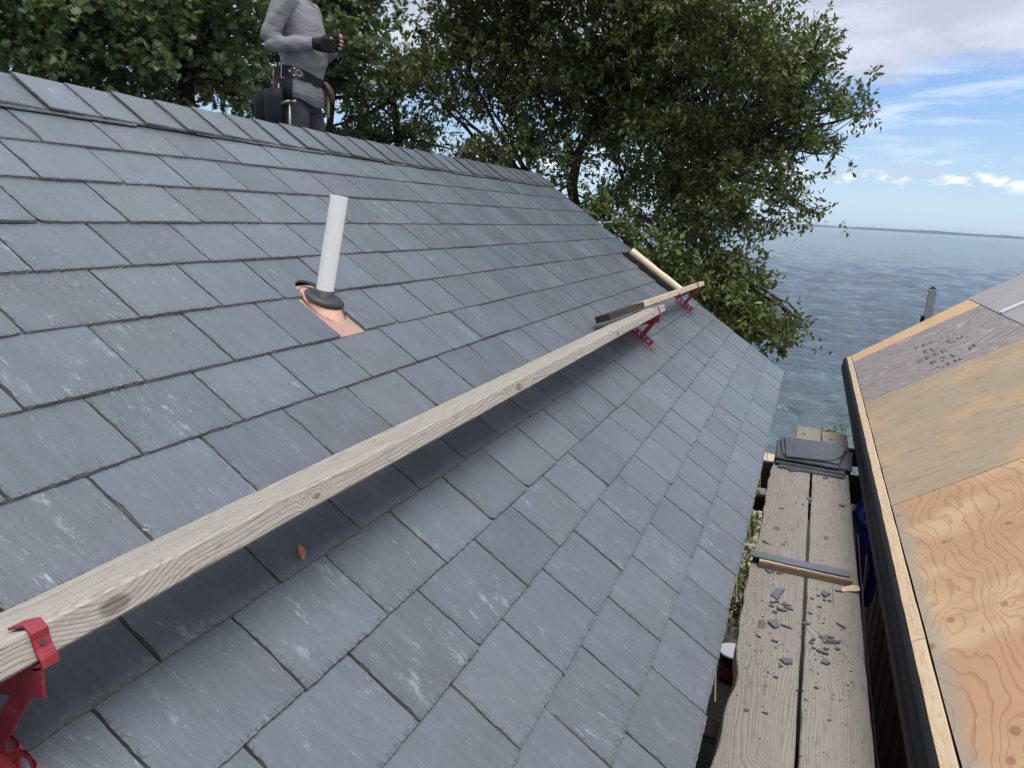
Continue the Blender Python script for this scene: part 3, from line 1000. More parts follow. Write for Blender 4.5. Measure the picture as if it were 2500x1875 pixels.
# back slope ridge course (turned over the ridge)
bk = []
for i in range(-8, 28):
    x0 = 1.90 + i * RP
    if x0 + 0.1 > X_VERGE:
        break
    yb, zb = rid[1] + 0.01, rid[2] + 0.055
    bk.append((np.array([(x0, yb, zb), (x0 + 0.197, yb, zb - 0.006), (x0 + 0.197, yb + 0.18, zb - 0.125), (x0, yb + 0.18, zb - 0.119),
                         (x0, yb, zb - 0.008), (x0 + 0.197, yb, zb - 0.014), (x0 + 0.197, yb + 0.18, zb - 0.133), (x0, yb + 0.18, zb - 0.127)]),
               [(0, 1, 2, 3), (7, 6, 5, 4), (0, 4, 5, 1), (1, 5, 6, 2), (2, 6, 7, 3), (3, 7, 4, 0)]))
v, f = soup(bk)
mk('back_ridge_slates', v, f, MAT['slate_plain'], HOUSE, kind='stuff')
# back slope field, plain courses (never faces the camera)
bk = []
for k in range(12):
    y0 = rid[1] + 0.10 + k * 0.19
    z0 = rid[2] + 0.022 - (y0 - rid[1]) * math.tan(TH)
    bk.append((np.array([(XA, y0, z0), (X_VERGE, y0, z0), (X_VERGE, y0 + 0.24, z0 - 0.24 * math.tan(TH) + 0.018), (XA, y0 + 0.24, z0 - 0.24 * math.tan(TH) + 0.018)]), [(0, 1, 2, 3)]))
v, f = soup(bk)
mk('back_slope_slates', v, f, MAT['slate_plain'], HOUSE, kind='stuff')
# unslated strip by the far verge: loose underlayment edge
uv = []
nu = 40
for i in range(nu):
    s = 0.50 + 0.61 * i / (nu - 1)
    wv = 0.010 * math.sin(i * 0.9) + 0.006 * math.sin(i * 2.1)
    uv += [rw(6.70 + wv, s, 0.006), rw(6.76 + wv, s, 0.020 + 0.004 * math.sin(i * 0.7)), rw(X_VERGE - 0.06, s, 0.004), rw(X_VERGE - 0.02, s, -0.02)]
mk('underlayment_edge', uv, [(i * 4 + k, i * 4 + k + 1, i * 4 + k + 5, i * 4 + k + 4) for i in range(nu - 1) for k in range(3)], MAT['underlay'], HOUSE)

# ------------------------------------------------------------------ right house: bare plywood roof
T2 = TH
C2, S2 = math.cos(T2), math.sin(T2)
E2 = np.array([0, -0.479, CZ - 1.33])


def rw2(x, s, h=0.0):
    return np.array([x, E2[1] - s * C2 + h * S2, E2[2] + s * S2 + h * C2])


H2 = thing('plywood_house', 'neighbouring house with bare plywood roof sheathing and black drip edge, on the right', 'house', (4.5, -2.6, 0))
H2L = np.array(root_loc(H2))


def panel(name, corners, mat, t=0.015, h=0.0, label=None, parent=H2):
    """roof panel from four (x, s) corners, own axes x along the eave, y up the slope"""
    cs = np.array(corners, float)
    c = cs.mean(0)
    q = cs - c
    n = 4
    pts = []
    rr_ = np.random.default_rng(int(abs(c[0] * 1000)))
    for i in range(n):
        for k in range(12):
            u = k / 12
            p = q[i] * (1 - u) + q[(i + 1) % n] * u
            pts.append(p + rr_.normal(0, 0.0007, 2))
    pts = np.array(pts)
    V, F = prism(pts, -t, 0.0, 0.001)
    me = mesh_from(name, V, F, mat)
    o = bpy.data.objects.new(name, me)
    COL.objects.link(o)
    o.parent = parent
    M = Matrix(((1, 0, 0), (0, -C2, S2), (0, S2, C2))).to_4x4()
    M = Matrix.Translation(rw2(c[0], c[1], h) - H2L) @ M
    o.matrix_basis = M
    if label:
        o['label'] = label
    return o


# the sheet axes are left-handed after the mirror: keep x along the eave and flip faces instead
def panel_fix(o):
    M = o.matrix_basis.copy()
    # columns: x, y(upslope), z(normal) ; x cross y points to minus normal, so mirror the mesh in x
    me = o.data
    me.transform(Matrix.Scale(-1, 4, (1, 0, 0)))
    me.flip_normals()
    R3 = Matrix(((-1, 0, 0), (0, -C2, S2), (0, S2, C2))).to_4x4()
    o.matrix_basis = Matrix.Translation(M.to_translation()) @ R3


GAP = 0.0016
for nm, cor, mt, hh, lb in (
    ('plywood_panel', [(1.50, 0.052), (3.918, 0.050), (3.975, 1.262), (1.50, 1.262)], 'ply_orange', 0.0, 'orange fir plywood panel with flowing grain lines'),
    ('plywood_panel', [(3.925, 0.050), (6.288, 0.050), (6.250, 1.262), (3.982, 1.262)], 'ply_tan', 0.0, 'weathered tan plywood panel with grey streaks'),
    ('plywood_panel', [(6.292, 0.050), (8.215, 0.050), (8.275, 1.262), (6.254, 1.262)], 'ply_purple', 0.0, 'purple-grey plywood panel with a stamped mark'),
    ('plywood_panel', [(8.219, 0.050), (8.615, 0.050), (8.90, 1.262), (8.279, 1.262)], 'ply_fresh', 0.0, 'bright orange plywood strip along the far verge'),
    ('plywood_panel', [(6.72, 1.268), (8.97, 1.268), (8.97, 2.48), (6.72, 2.48)], 'ply_grey', 0.002, 'grey upper plywood panel at the far verge'),
    ('plywood_panel', [(4.28, 1.268), (6.714, 1.268), (6.714, 2.48), (4.28, 2.48)], 'ply_grey', 0.001, None),
    ('plywood_panel', [(1.50, 1.268), (4.274, 1.268), (4.274, 2.48), (1.50, 2.48)], 'ply_tan', 0.0, None),
    ('plywood_panel', [(-0.98, 0.050), (1.495, 0.050), (1.495, 1.262), (-0.98, 1.262)], 'ply_orange', 0.0, None),
    ('plywood_panel', [(-0.98, 1.268), (1.495, 1.268), (1.495, 2.48), (-0.98, 2.48)], 'ply_tan', 0.0, None),
):
    o = panel(nm, cor, MAT[mt], h=hh, label=lb)
    panel_fix(o)
# black membrane under the joints
v = [rw2(-0.95, 0.02, -0.017), rw2(8.58, 0.02, -0.017), rw2(8.9, 2.48, -0.017), rw2(-0.95, 2.48, -0.017)]
mk('membrane', v, [(3, 2, 1, 0)], MAT['underlay'], H2)
# pale edge boards, two lengths
eb = [(-0.9, 2.62), (2.625, 5.02), (5.024, 8.60)]
for a, b in eb:
    p0, p1 = rw2(a, 0.0215, -0.006), rw2(b, 0.0215, -0.006)
    v, f = beam(p0, p1, rw2(0, 1) - rw2(0, 0), 0.044, 0.018, 24, 0.002, 0.0007, int(a * 10) + 50)
    mk('edge_board', v, f, MAT['edge_lumber'], H2)
# drip edge: rolled top lip and a deep face
prof = [(0.0, -0.002), (-0.010, 0.004), (-0.022, 0.006), (-0.034, 0.002), (-0.041, -0.008)]
pv = []
xs_ = np.linspace(-0.95, 8.62, 40)
for x in xs_:
    for (s, h) in prof:
        pv.append(rw2(x, s, h))
    low = rw2(x, -0.041, -0.008)
    pv.append(low + np.array([0, 0.004, -0.045]))
    pv.append(low + np.array([0, 0.012, -0.050]))
    pv.append(low + np.array([0, 0.006, -0.105]))
    pv.append(low + np.array([0, -0.03, -0.107]))
nn = len(prof) + 4
mk('drip_edge', pv, [(i * nn + k, i * nn + k + 1, (i + 1) * nn + k + 1, (i + 1) * nn + k) for i in range(len(xs_) - 1) for k in range(nn - 1)], MAT['black_metal'], H2, smooth=False)
# rafters' fascia, soffit, boarded wall
v, f = box((3.8, E2[1] - 0.02, E2[2] - 0.13), 9.5, 0.03, 0.19)
mk('fascia', v, f, MAT['dark_timber'], H2)
v, f = box((3.8, E2[1] - 0.17, E2[2] - 0.235), 9.5, 0.30, 0.015)
mk('soffit', v, f, MAT['dark_timber'], H2)
wy = E2[1] - 0.31
for i in range(64):
    x = -0.9 + i * 0.148
    v, f = box((x + 0.073, wy + 0.006 * (i % 2), (E2[2] - 0.25) / 2), 0.142, 0.022, E2[2] - 0.25)
    mk('wall_board', v, f, MAT['wall_board'], H2)
yr = 2 * rw2(0, 2.49)[1] - wy
gz = [(wy - 0.02, 0), (yr, 0), (yr, E2[2] - 0.2), (rw2(0, 2.49)[1], rw2(0, 2.49)[2] - 0.1), (wy - 0.02, E2[2] - 0.2)]
WV = [(-0.9, y, z) for y, z in gz] + [(8.45, y, z) for y, z in gz]
mk('wall', WV, [(4, 3, 2, 1, 0), (5, 6, 7, 8, 9), (1, 6, 5, 0), (2, 7, 6, 1), (0, 5, 9, 4)], MAT['wall_paint'], H2)
bs = rw2(0, 2.485, 0)
v = [(-0.95, bs[1], bs[2]), (8.95, bs[1], bs[2]), (8.95, bs[1] - 2.08, bs[2] - 1.37), (-0.95, bs[1] - 2.08, bs[2] - 1.37)]
mk('back_sheathing', v, [(0, 1, 2, 3)], MAT['ply_tan'], H2)
# white flashing strip lying up the upper sheets
p0, p1 = rw2(7.45, 1.275, 0.012), rw2(7.42, 2.2, 0.012)
v, f = beam(p0, p1, (1, 0, 0), 0.075, 0.018, 6, 0.003)
mk('white_flashing_strip', v, f, MAT['white_flashing'], label='white metal flashing strip lying up the upper grey plywood sheets', cat='flashing strip')
# stamped mark on the purple panel: broken, faded stencil letters
sv = []
glyphs = {'P': ['1110', '1001', '1110', '1000', '1000'], 'S': ['0111', '1000', '0110', '0001', '1110'], '1': ['0100', '1100', '0100', '0100', '1110'],
          'E': ['1111', '1000', '1110', '1000', '1111'], 'L': ['1000', '1000', '1000', '1000', '1111'], 'H': ['1001', '1001', '1111', '1001', '1001'],
          'D': ['1110', '1001', '1001', '1001', '1110'], 'B': ['1110', '1001', '1110', '1001', '1110'], 'T': ['1111', '0110', '0110', '0110', '0110'], 'O': ['0110', '1001', '1001', '1001', '0110'], ' ': ['0000'] * 5}
gr = np.random.default_rng(21)
for li, (txt, xb, sb, hx, wd) in enumerate((('PE1', 7.58, 0.58, 0.055, 0.034), ('TL EO', 7.26, 0.60, 0.075, 0.040), ('DEBE', 6.98, 0.53, 0.060, 0.036), ('PS1 H', 6.72, 0.60, 0.075, 0.040), ('L1H', 6.47, 0.62, 0.055, 0.034))):
    # letters stand across the panel: rows of a letter go towards -x, columns up the slope
    sc_ = sb
    for ch_ in txt:
        for ri, row in enumerate(glyphs[ch_]):
            for ci, bit in enumerate(row):
                if bit == '1' and gr.random() > 0.22:
                    cx_, cs_ = xb - ri * hx * 0.42, sc_ + ci * wd * 0.33
                    a, b = hx * 0.15, wd * 0.17
                    sv.append(([rw2(cx_ - a, cs_ - b, 0.0018), rw2(cx_ + a, cs_ - b, 0.0018), rw2(cx_ + a, cs_ + b, 0.0018), rw2(cx_ - a, cs_ + b, 0.0018)], [(3, 2, 1, 0)]))
        sc_ += wd * 1.75
v, f = soup(sv)
mk('stamp_print', v, f, MAT['black_ink'], H2)

# ------------------------------------------------------------------ planks on the slate roof and their red brackets
UPV = np.array([0, CT, ST])
NRM = np.array([0, -ST, CT])


def board(name, ft0, ft1, w, t, tilt, mat, seg, rough, seed, label, cat, seg_mats=None):
    """plank given by its front top edge; inward width direction falls by 'tilt' degrees towards the roof"""
    a = math.radians(tilt)
    inw = np.array([0, math.cos(a), -math.sin(a)])
    dn = np.array([0, -math.sin(a), -math.cos(a)])
    off = inw * w / 2 + dn * t / 2
    v, f = beam(np.asarray(ft0) + off, np.asarray(ft1) + off, inw, w, t, seg, 0.0035, rough, seed)
    return mk(name, v, f, mat, label=label, cat=cat)


PF = rw(0, 0.405, 0.228)
b1 = board('roof_plank', (-0.6, PF[1], PF[2]), (4.90, PF[1], PF[2]), 0.184, 0.043, 20.0, MAT['plank_wood'], 60, 0.0011, 5,
           'long weathered grey plank laid across the slate roof on red brackets', 'plank')
B2 = thing('short_board', 'short yellowish board with a black charred end, on the bracket by the far verge', 'board', (5.5, 0.94, 4.42))
a20 = math.radians(20)
inw = np.array([0, math.cos(a20), -math.sin(a20)])
dn = np.array([0, -math.sin(a20), -math.cos(a20)])
q0, q1 = np.array([4.17, 1.024, 4.452]), np.array([6.83, 0.856, 4.476])
off = inw * 0.089 / 2 + dn * 0.038 / 2
qm = q0 + (q1 - q0) * 0.27
v, f = beam(q0 + off, qm + off, inw, 0.089, 0.038, 8, 0.003, 0.0006, 3)
mk('charred_end', v, f, MAT['charred_wood'], B2)
v, f = beam(qm + off, q1 + off, inw, 0.0895, 0.0385, 20, 0.003, 0.0008, 4)
mk('plank_body', v, f, MAT['short_wood'], B2)


def flange(p_of, n_holes, L, hgt, rad, gap0, pitch, t=0.004):
    """upright strip with round holes; p_of(u, v, w) -> world, u along, v up, w thickness"""
    V, F = [], []
    us = [0.0]
    cells = []
    for i in range(n_holes):
        c = gap0 + i * pitch
        a, b = c - pitch * 0.42, c + pitch * 0.42
        cells.append((us[-1], a, None))
        cells.append((a, b, c))
        us.append(b)
    cells.append((us[-1], L, None))
    for a, b, c in cells:
        for w in (0, t):
            base = len(V)
            if c is None:
                V += [p_of(a, 0, w), p_of(b, 0, w), p_of(b, hgt, w), p_of(a, hgt, w)]
                F.append(tuple(base + k for k in ((0, 1, 2, 3) if w else (3, 2, 1, 0))))
                if w:
                    for k in range(4):
                        F.append((base - 4 + k, base - 4 + (k + 1) % 4, base + (k + 1) % 4, base + k))
            else:
                m = 16
                for k in range(m):
                    th = 2 * math.pi * (k + 0.5) / m
                    V.append(p_of(c + rad * math.cos(th), hgt / 2 + rad * math.sin(th), w))
                for k in range(m):
                    th = 2 * math.pi * (k + 0.5) / m
                    dx_, dy_ = math.cos(th), math.sin(th)
                    s_ = min((b - a) / 2 / max(abs(dx_), 1e-6), hgt / 2 / max(abs(dy_), 1e-6))
                    V.append(p_of(c + dx_ * s_, hgt / 2 + dy_ * s_, w))
                for k in range(m):
                    q = (base + k, base + (k + 1) % m, base + m + (k + 1) % m, base + m + k)
                    F.append(q if not w else q[::-1])
                if w:
                    for k in range(m):
                        F.append((base - 2 * m + k, base - 2 * m + (k + 1) % m, base + (k + 1) % m, base + k))
    return np.array(V), F


def strap(pts, x0, x1, t):
    """bent flat bar: pts = [(y, z)] world, spread between x0 and x1"""
    pts = np.asarray(pts, float)
    n = len(pts)
    V, F = [], []
    for i in range(n):
        d = pts[min(i + 1, n - 1)] - pts[max(i - 1, 0)]
        d = d / np.linalg.norm(d)
        m = np.array([-d[1], d[0]]) * t / 2
        for x in (x0, x1):
            V.append((x, *(pts[i] + m)))
            V.append((x, *(pts[i] - m)))
    for i in range(n - 1):
        b, c = i * 4, (i + 1) * 4
        F += [(b, c, c + 2, b + 2), (b + 1, b + 3, c + 3, c + 1), (b, b + 1, c + 1, c), (b + 2, c + 2, c + 3, b + 3)]
    F += [(0, 2, 3, 1), (n * 4 - 4, n * 4 - 3, n * 4 - 1, n * 4 - 2)]
    return np.array(V), F


def bracket(xc, ft, w, t, tilt, label, s_low, s_high, lipw=0.023):
    """steel roof bracket under a board whose front top edge is ft (y, z)"""
    B = thing('roof_bracket', label, 'roof bracket', tuple(rw(xc, (s_low + s_high) / 2, 0.0)), 'red brackets on the slate roof')
    a = math.radians(tilt)
    inw = np.array([math.cos(a), -math.sin(a)])
    dn = np.array([-math.sin(a), -math.cos(a)])
    ft = np.asarray(ft, float)
    g = 0.004
    x0, x1 = xc - lipw / 2, xc + lipw / 2
    out = -inw * g
    up = -dn * g
    fb = ft + dn * t
    # lip over the top, wavy strap down the front edge, tray under the board
    pts = [ft + inw * 0.034 + up * 1.2, ft + inw * 0.004 + up * 1.6 + out * 0.5, ft + out * 1.5 + dn * 0.006, ft + dn * t * 0.35 + out * 0.9,
           ft + dn * t * 0.65 + out * 0.9, ft + dn * t * 0.95 + out * 1.8, fb + out * 1.6 + dn * 0.008, fb + inw * 0.012 + dn * 0.009]
    v, f = strap(pts, x0, x1, 0.003)
    mk('clip', v, f, MAT['red_paint'], B, smooth=False)
    # nail hole in the clip
    hc = ft + dn * t * 0.5 + out * 1.45
    hv = []
    for k in range(10):
        th = 2 * math.pi * k / 10
        pp = hc + dn * 0.0042 * math.sin(th) - inw * 0.0012
        hv.append((xc + 0.0042 * math.cos(th), pp[0], pp[1]))
    mk('nail_hole', hv, [tuple(range(9, -1, -1))], MAT['black_ink'], B)
    # tray flange under the board, deeper towards the outside
    hinge = ft + inw * (w - 0.035) + dn * (t + 0.012)
    for xf in (x0, x1 - 0.004):
        poly = [fb + dn * 0.006 + out, fb + dn * 0.048 + inw * 0.012, fb + dn * 0.040 + inw * 0.075, hinge + dn * 0.022, hinge]
        V = [(xf, *p) for p in poly] + [(xf + 0.004, *p) for p in poly]
        n = len(poly)
        F = [tuple(range(n - 1, -1, -1)), tuple(range(n, 2 * n))] + [(k, (k + 1) % n, n + (k + 1) % n, n + k) for k in range(n)]
        mk('arm', V, F, MAT['red_paint'], B)
        break
    v, f = strap([fb + dn * 0.004, hinge], x0, x1, 0.003)
    mk('tray', v, f, MAT['red_paint'], B)
    # strap lying on the slates with an upturned toe, and its holed flange
    hi_s = s_high
    bp = [rw(0, hi_s, 0.012)[1:], rw(0, s_low + 0.05, 0.011)[1:], rw(0, s_low + 0.02, 0.012)[1:], rw(0, s_low, 0.020)[1:]]
    v, f = strap(bp, xc - 0.030, xc - 0.003, 0.003)
    mk('base_strap', v, f, MAT['red_paint'], B)
    L = hi_s - s_low - 0.045
    v, f = flange(lambda u, vv, ww: rw(xc - 0.001 - ww, s_low + 0.045 + u, 0.013 + vv), 4, L, 0.034, 0.0115, 0.030, 0.036)
    mk('holed_flange', v, f, MAT['red_paint'], B)
    # back leg from hinge to the base, and the strut
    pb = rw(0, s_low + 0.125, 0.020)[1:]
    pt = fb + dn * 0.030 + inw * 0.040
    d = (pt - pb) / np.linalg.norm(pt - pb)
    m = np.array([-d[1], d[0]]) * 0.0135
    V = []
    for xx in (xc - 0.0110, xc - 0.0060):
        V += [(xx, *(pb + m)), (xx, *(pb - m)), (xx, *(pt - m)), (xx, *(pt + m))]
    F = [(3, 2, 1, 0), (4, 5, 6, 7), (0, 1, 5, 4), (1, 2, 6, 5), (2, 3, 7, 6), (3, 0, 4, 7)]
    mk('strut', V, F, MAT['red_paint'], B)
    hb = rw(0, hi_s - 0.01, 0.014)[1:]
    d = (hinge - hb)
    v, f = strap([hb, hb + d * 0.5, hinge], xc - 0.008, xc + 0.012, 0.003)
    mk('hinge_strap', v, f, MAT['red_paint'], B)
    return B


bracket(0.590, PF[1:], 0.184, 0.043, 20.0, 'red steel bracket nearest the camera, its clip over the near end of the long plank', 0.245, 0.495)
bracket(4.69, PF[1:], 0.184, 0.043, 20.0, 'red steel bracket under the far end of the long grey plank', 0.245, 0.495)
k_ = (6.555 - q0[0]) / (q1[0] - q0[0])
qf = q0 + (q1 - q0) * k_
bracket(6.555, qf[1:], 0.10, 0.038, 20.0, 'red steel bracket by the far verge, under the short charred board', 0.285, 0.50)

# cream roll lying by the far verge
rp0, rp1 = rw(6.84, 1.10, 0.046), rw(6.86, 0.50, 0.046)
t_ = np.linspace(0, 1, 26)
rad = 0.0345 + 0.0010 * np.sin(t_ * 21) + 0.0008 * np.sin(t_ * 9 + 1)
rad[0] *= 0.93
pts = [rp0 + (rp1 - rp0) * u + np.array([0.002 * math.sin(u * 9), 0, 0]) for u in t_]
RO = thing('paper_roll', 'cream coloured roll of paper lying down the far verge of the slate roof', 'roll', tuple(rw(6.85, 0.8, 0.012)))
v, f = tube(pts, rad, 20)
mk('outer_wrap', v, f, MAT['cream_paper'], RO, smooth=False)
ed = _nrm(rp0 - rp1)
v, f = tube([rp0 - ed * 0.004, rp0 + ed * 0.0015], 0.010, 14)
mk('core', v, f, MAT['rubber'], RO)

# ------------------------------------------------------------------ vent pipe with copper flashing
VP = thing('vent_pipe', 'white plastic vent pipe standing in a copper flashing on the slate roof', 'vent pipe', tuple(rw(2.2, 1.15, 0.0)))
pc = np.array([2.232, 1.570, 4.655])
ptop = np.array([2.244, 1.517, 5.005])
ax = _nrm(ptop - pc)
# hollow pipe
nn_ = 36
uu = _nrm(np.cross(ax, [1, 0.2, 0]))
vv_ = np.cross(ax, uu)
ring = lambda c, r: [c + r * (uu * math.cos(2 * math.pi * k / nn_) + vv_ * math.sin(2 * math.pi * k / nn_)) for k in range(nn_)]
V = ring(pc - ax * 0.25, 0.0305) + ring(ptop, 0.0305) + ring(ptop, 0.0268) + ring(ptop - ax * 0.25, 0.0268)
F = [(k + a * nn_, (k + 1) % nn_ + a * nn_, (k + 1) % nn_ + (a + 1) * nn_, k + (a + 1) * nn_) for a in range(3) for k in range(nn_)]
me_o = mk('pipe', V, F, MAT['pvc'], VP, smooth=True)
mod = me_o.modifiers.new('edges', 'EDGE_SPLIT')
# faded print running down its near left side
camd = _nrm(np.array([0, 0, CZ]) - pc)
camd = _nrm(camd - ax * (camd @ ax))
sid = _nrm(np.cross(ax, camd))
iv = []
gr = np.random.default_rng(4)
pos = 0.012
while pos < 0.125:
    l_ = gr.uniform(0.004, 0.010)
    for seg_ in range(2):
        if gr.random() < 0.75:
            a0 = math.radians(-77 + seg_ * 7 + gr.uniform(-1, 1))
            a1 = a0 + math.radians(gr.uniform(3, 6))
            P_ = lambda a, d: ptop - ax * d + 0.0308 * (camd * math.cos(a) + sid * math.sin(a))
            l2 = l_ * gr.uniform(0.4, 1)
            iv.append(([P_(a0, pos), P_(a1, pos), P_(a1, pos + l2), P_(a0, pos + l2)], [(0, 1, 2, 3)]))
    pos += l_ + gr.uniform(0.001, 0.004)
v, f = soup(iv)
mk('pipe_print', v, f, MAT['red_ink'], VP)
# rubber boot: collar on the pipe and a dished ring
V, F = [], []
prof = [(0.0312, 0.030), (0.0335, 0.030), (0.0345, 0.012), (0.040, 0.010), (0.050, 0.012), (0.062, 0.010), (0.071, 0.004), (0.0745, -0.003), (0.0735, -0.010), (0.064, -0.015)]
axr = _nrm(ax + np.array([0, -0.20, 0]))
uur = _nrm(np.cross(axr, [1, 0.2, 0]))
vvr = np.cross(axr, uur)
for (r0, hh) in prof:
    e = min(1.0, max(0.0, (r0 - 0.034) / 0.02))
    a_ = _nrm(ax * (1 - e) + axr * e)
    u_ = _nrm(np.cross(a_, [1, 0.2, 0]))
    v_ = np.cross(a_, u_)
    V += [pc + a_ * hh + r0 * (u_ * math.cos(2 * math.pi * k / nn_) + v_ * math.sin(2 * math.pi * k / nn_)) for k in range(nn_)]
F = [(k + a * nn_, (k + 1) % nn_ + a * nn_, (k + 1) % nn_ + (a + 1) * nn_, k + (a + 1) * nn_) for a in range(len(prof) - 1) for k in range(nn_)]
mk('rubber_boot', V, F, MAT['rubber'], VP, smooth=True)
# copper cone from an oval on the sheet to the ring
V = []
for lev in range(7):
    u = lev / 6
    for k in range(nn_):
        th = 2 * math.pi * k / nn_
        basep = rw(2.200 + 0.074 * math.cos(th), 1.096 + 0.100 * math.sin(th), -0.006)
        # matching point of the upper ring in the same sense
        topc = pc - axr * 0.008
        tp = topc + 0.069 * (_nrm(np.array([1, 0, 0]) - axr * axr[0]) * math.cos(th) + _nrm(np.cross(axr, [1, 0, 0])) * math.sin(th))
        e = u ** 0.85
        V.append(basep * (1 - e) + tp * e)
F = [(k + a * nn_, (k + 1) % nn_ + a * nn_, (k + 1) % nn_ + (a + 1) * nn_, k + (a + 1) * nn_) for a in range(6) for k in range(nn_)]
mk('copper_cone', V, F, MAT['copper'], VP, smooth=True)
cs = []
for x, s in ((2.00, 0.932), (2.275, 0.930), (2.275, 1.42), (2.00, 1.42)):
    cs.append((x, s))
sheet = []
for i_, (s, h) in enumerate(((0.9345, -0.0045), (1.0, -0.006), (1.143, -0.0085), (1.20, -0.0095))):
    for x in (2.09, 2.15, 2.21, 2.259):
        sheet.append(rw(x, s, h + 0.0006 * math.sin(x * 40 + i_)))
mk('copper_sheet', sheet, [(i * 4 + k, i * 4 + k + 1, i * 4 + k + 5, i * 4 + k + 4) for i in range(3) for k in range(3)], MAT['copper'], VP, smooth=True)

# ------------------------------------------------------------------ small things on the slates
lf = []
p = rw(1.244, 0.374, 0.006)
outl = [(0, 0), (0.006, 0.008), (0.008, 0.018), (0.006, 0.028), (0.001, 0.038), (-0.004, 0.028), (-0.006, 0.017), (-0.004, 0.007)]
for i, (a, b) in enumerate(outl):
    c, s = math.cos(-0.5), math.sin(-0.5)
    lf.append(rw(1.244 + (a * c - b * s) * 1.1, 0.355 + (a * s + b * c) * 1.1, 0.004 + 0.006 * abs(a) / 0.008 + 0.004 * b / 0.03))
lf.append(rw(1.250, 0.372, 0.003))
mk('fallen_leaf', lf, [(8, i, (i + 1) % 8) for i in range(8)], MAT['dry_leaf'], label='small reddish dry leaf lying on the shaded slates below the long plank', cat='leaf')
sp = rw(1.012, 0.573, 0.004)
u1, u2 = np.array([0.8, 0.6 * CT, 0.6 * ST]), np.array([-0.6, 0.8 * CT, 0.8 * ST])
wire = [sp + u2 * 0.011, sp, sp + u1 * 0.013, sp + u1 * 0.013 + u2 * 0.011]
v, f = tube(wire, 0.0009, 6)
mk('wire_staple', v, f, MAT['steel'], label='bright wire staple lying on a slate just above the long plank', cat='staple')

# sticks hanging from the eave
for i, (x, ln_) in enumerate(((6.457, 0.085), (6.047, 0.105), (5.377, 0.10), (4.731, 0.10), (4.086, 0.10), (3.387, 0.08), (2.785, 0.10), (2.125, 0.10))):
    e = rw(x, S_EAVE, -0.003)
    top = e + np.array([0.004, 0.001, 0.002])
    bot = e + np.array([0.004, -0.010, -ln_])
    v, f = beam(top, bot, (1, 0, 0), 0.0085, 0.0045, 3, 0.0008, 0.0002, i)
    mk('eave_stick', v, f, MAT['pale_stick'], label='thin wooden stick hanging below the slate eave beside the staging planks', cat='stick', group='thin sticks along the slate eave')

# ------------------------------------------------------------------ staging planks between the two eaves
PZ = 3.37          # their top


def wany(xx, k, y):
    # waney left side of the near plank
    if xx > 0:
        xx += 0.010 * math.sin(k * 9.0) + (-0.035 * math.exp(-((k - 0.14) / 0.05) ** 2)) + 0.004 * math.sin(k * 40)
    if y < 0 and xx > 0:
        xx += 0.010
    return xx


def staging(name, x0, x1, ya0, yb0, ya1, yb1, seed, label, edge=None, z=PZ, t=0.042):
    """plank from x0 (edges ya0 > yb0) to x1 (edges ya1 > yb1)"""
    r = np.random.default_rng(seed)
    seg = 70
    V, F = [], []
    ch = 0.004
    for i in range(seg + 1):
        k = i / seg
        x = x0 + (x1 - x0) * k
        a = ya0 + (ya1 - ya0) * k + r.normal(0, 0.0010)
        b = yb0 + (yb1 - yb0) * k + r.normal(0, 0.0010)
        al = a
        if edge:
            da = edge(x)
            a += da
            al = a + 0.012 * min(1, abs(da) * 60)
        zz = z + 0.0012 * math.sin(x * 3 + seed)
        V += [(x, a - ch, zz), (x, b + ch, zz), (x, b, zz - ch), (x, b, zz - t + ch), (x, b + ch, zz - t), (x, al - ch, zz - t), (x, al, zz - t + ch), (x, a, zz - ch)]
    for i in range(seg):
        for j in range(8):
            q = i * 8
            F.append((q + j, q + 8 + j, q + 8 + (j + 1) % 8, q + (j + 1) % 8))
    # sawn end slightly out of square
    F.append(tuple(range(8)))
    F.append(tuple(range(seg * 8 + 7, seg * 8 - 1, -1)))
    return mk(name, V, F, MAT['staging_wood'], label=label, cat='plank', group='staging planks between the two roofs')


wane = lambda x: (-0.026 * math.exp(-((x - 2.62) / 0.16) ** 2) - 0.020 * math.exp(-((x - 2.25) / 0.10) ** 2) + 0.006 * math.sin(x * 4.1) + 0.003 * math.sin(x * 23))
staging('staging_plank', -0.6, 5.95, 0.100, -0.139, 0.060, -0.188, 1, 'left staging plank with a waney bark edge beside the slate eave', wane)
staging('staging_plank', -0.6, 5.95, -0.152, -0.368, -0.203, -0.432, 2, 'right staging plank, straight-edged, beside the plywood roof')
staging('staging_plank', 5.45, 6.76, -0.062, -0.262, -0.074, -0.264, 3, 'far left staging plank tip reaching out over the water, beyond the slate stack', z=PZ - 0.045)
staging('staging_plank', 5.45, 6.70, -0.268, -0.452, -0.272, -0.468, 4, 'far right staging plank tip with split end, beyond the slate stack', z=PZ - 0.047)
# bearers below
v, f = beam((5.56, 0.55, PZ - 0.145), (5.56, -0.80, PZ - 0.145), (0, 0, 1), 0.20, 0.045, 2)
mk('staging_bearer', v, f, MAT['dark_timber'], label='dark timber bearer crossing under the staging planks below the slate stack', cat='timber beam')
v, f = beam((5.42, 0.55, PZ - 0.315), (5.42, -0.80, PZ - 0.315), (0, 0, 1), 0.11, 0.04, 2)
mk('staging_bearer', v, f, MAT['dark_timber'], label='lower dark rail under the staging, just beneath the deep bearer', cat='timber beam')
v, f = beam((6.35, -0.30, PZ - 0.16), (6.35, -0.85, PZ - 0.10), (0, 0, 1), 0.14, 0.045, 2)
mk('staging_bearer', v, f, MAT['dark_timber'], label='brown timber bearer beside the far staging tips, at the black drip edge', cat='timber beam')
v, f = beam((3.22, 0.45, 2.70), (3.22, -0.75, 2.70), (1, 0, 0), 0.12, 0.045, 2)
